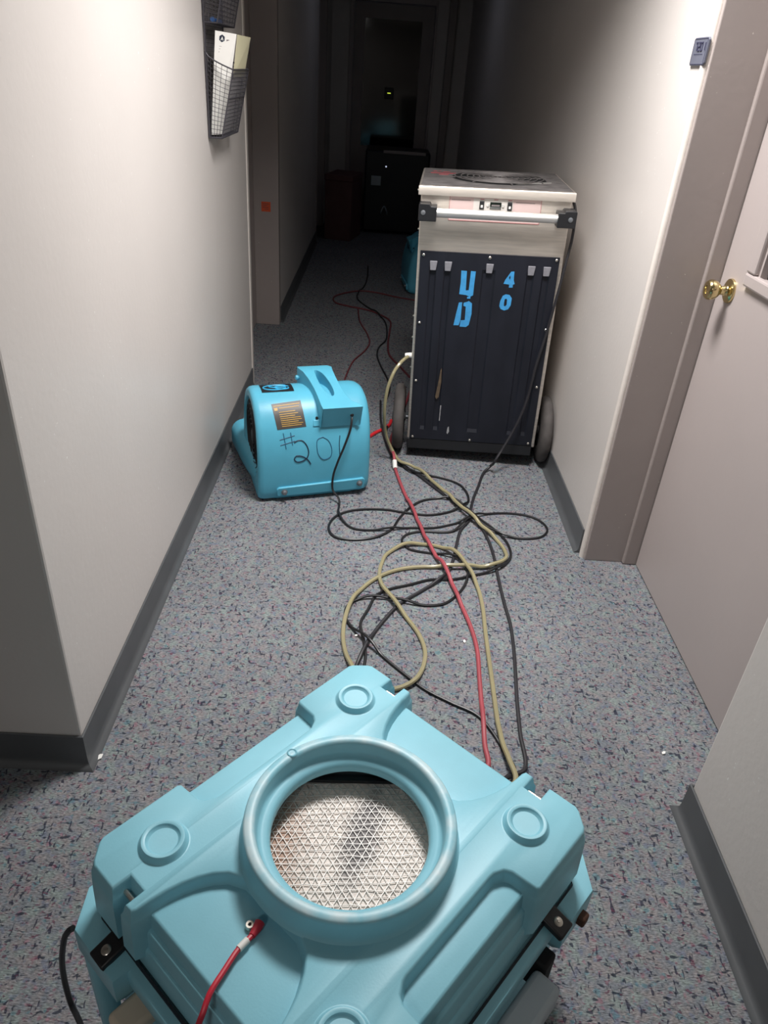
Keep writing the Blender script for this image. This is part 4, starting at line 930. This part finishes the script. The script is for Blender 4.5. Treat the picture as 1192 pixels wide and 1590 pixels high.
# blue marker lying in the upper pocket
bm = BM(); tube(bm, [(WX+.030, 2.95, 1.604), (WX+.030, 3.07, 1.604)], .007, 14); mk_ = link('marker_pen', bm, M_blue, None); tag(mk_, 'blue marker lying in the upper pocket of the wire rack', 'pen')
bm = BM(); tube(bm, [(WX+.030, 2.938, 1.604), (WX+.030, 2.962, 1.604)], .0078, 14); link('cap', bm, M_blue, mk_)

# plaque on the right wall
SG = thing('door_plaque', 'small slate blue room plaque on the right wall beside the door frame', 'sign', (XR, 2.284, 1.594))
bm = BM(); extrude_shape(bm, [(-.052, -.026), (-.046, -.032), (.046, -.032), (.052, -.026), (.052, .026), (.046, .032), (-.046, .032), (-.052, .026)], lambda y, z, t: (-t, y, z), 0.0, .006); link('plate', bm, M_sign, SG, smooth=False, bevel=.001)
bm = BM()
for a in ((-.047, .047, .028, .0292), (-.047, .047, -.0292, -.028), (-.0485, -.047, -.028, .028), (.047, .0485, -.028, .028)): box(bm, -.0068, -.0055, a[0], a[1], a[2], a[3])
link('border_line', bm, M_sign2, SG, smooth=False)
# raised glyph strokes, too small to read in the photograph: three digits over a line of dots
def strokes(x, y0, w, h, segs):
    P = {'a': ((0, 1), (1, 1)), 'b': ((1, 1), (1, .5)), 'c': ((1, .5), (1, 0)), 'd': ((0, 0), (1, 0)), 'e': ((0, .5), (0, 0)), 'f': ((0, 1), (0, .5)), 'g': ((0, .5), (1, .5))}
    for s_ in segs:
        (u0, v0), (u1, v1) = P[s_]
        bar(bm, (-.0066, x-u0*w, y0+v0*h), (-.0066, x-u1*w, y0+v1*h), .0026)
bm = BM()
for k, g in enumerate(('abc', 'abged', 'abcdef', 'bc')): strokes(.030-k*.019, .002, .012, .018, g)
for k in range(9): box(bm, -.0072, -.0055, .030-k*.007-.0012, .030-k*.007+.0012, -.0075, -.0051)
link('raised_text', bm, M_sign2, SG, smooth=False)
# orange sticker on the left jamb
ST = thing('orange_sticker', 'small orange sticker on the door jamb at the left', 'sticker', (-.711, 4.80, .732))
bm = BM(); box(bm, -.028, .028, -.0025, -.0004, -.028, .028); link('backing', bm, M_orange, ST, smooth=False)
bm = BM()
for z, a, b_ in ((.016, -.022, .018), (.006, -.022, .006), (-.004, -.022, .016), (-.014, -.010, .016)): box(bm, a, b_, -.0032, -.0022, z-.0016, z+.0016)
link('print', bm, M_reddark, ST, smooth=False)

# ------------------------------------------------------------------ dark things at the far end
EQ = thing('equipment_case', 'black equipment case with a white pilot light at the dark end of the corridor', 'equipment', (0.10, 8.2, 0))
bm = BM(); box(bm, -.30, .36, 0, .5, .02, .80); link('case', bm, M_black, EQ, bevel=.02)
bm = BM(); box(bm, -.12, .31, -.006, .02, .775, .803); link('edge_highlight', bm, M_trim, EQ, bevel=.004)  # pale strip paints the light caught along the top edge of the case
bm = BM(); box(bm, -.23, -.13, -.006, .004, .47, .56); link('rating_plate', bm, M_greyp, EQ, bevel=.003)
bm = BM(); lathe(bm, [(0, .008), (.006, .006), (.008, 0)], 14, axis_m((-.085, 0, .652), (0, -1, 0))); link('pilot_light', bm, M_led_w, EQ)
bm = BM(); tube(bm, catmull([(-.11, -.002, .20), (-.11, -.03, .22), (-.08, -.035, .28), (-.05, -.03, .22), (-.05, -.002, .20)], .01), .006, 8); link('grab_handle', bm, M_greyp, EQ)
BX = thing('storage_box', 'low dull red box on the floor left of the black equipment case', 'box', (-.43, 7.7, 0), math.radians(-12))
bm = BM(); box(bm, -.14, .13, 0, .42, 0.0, .55); link('body', bm, M_reddark, BX, bevel=.006)
bm = BM(); box(bm, -.146, .136, -.006, .426, .548, .60); link('lid', bm, M_reddark, BX, bevel=.006)
KP = thing('door_alarm', 'small alarm box with a green light on the far end door', 'alarm', (0.0, 9.22, 1.28))
bm = BM(); box(bm, -.05, .05, -.035, 0, -.06, .05); link('body', bm, M_black, KP, bevel=.006)
bm = BM(); box(bm, -.018, .018, -.038, -.034, -.006, .004); link('indicator', bm, M_led_g, KP)

# ------------------------------------------------------------------ bits of litter on the carpet
for (x, y, s_, lab) in ((-.615, 1.225, .010, 'white scrap by the baseboard corner on the left'), (.0, 1.73, .006, 'tiny white scrap behind the top corner of the air scrubber'), (.335, 1.73, .006, 'tiny white scrap between the red cord and the straight black cord'), (.83, 1.33, .006, 'tiny white scrap on the carpet at the foot of the door')):
    bm = BM(); P = [(-.9, -.4), (.2, -.7), (1, .1), (.4, .6), (-.6, .5)]
    extrude_shape(bm, [(px_*s_, py_*s_) for px_, py_ in P], lambda a, b_, t: (a, b_, t+(.25*a)), .001, .0035)
    o = link('paper_scrap', bm, M_paper, None, smooth=False); o.location = (x, y, .0015); o.rotation_euler = (0, 0, random.random()*3); tag(o, lab, 'litter')
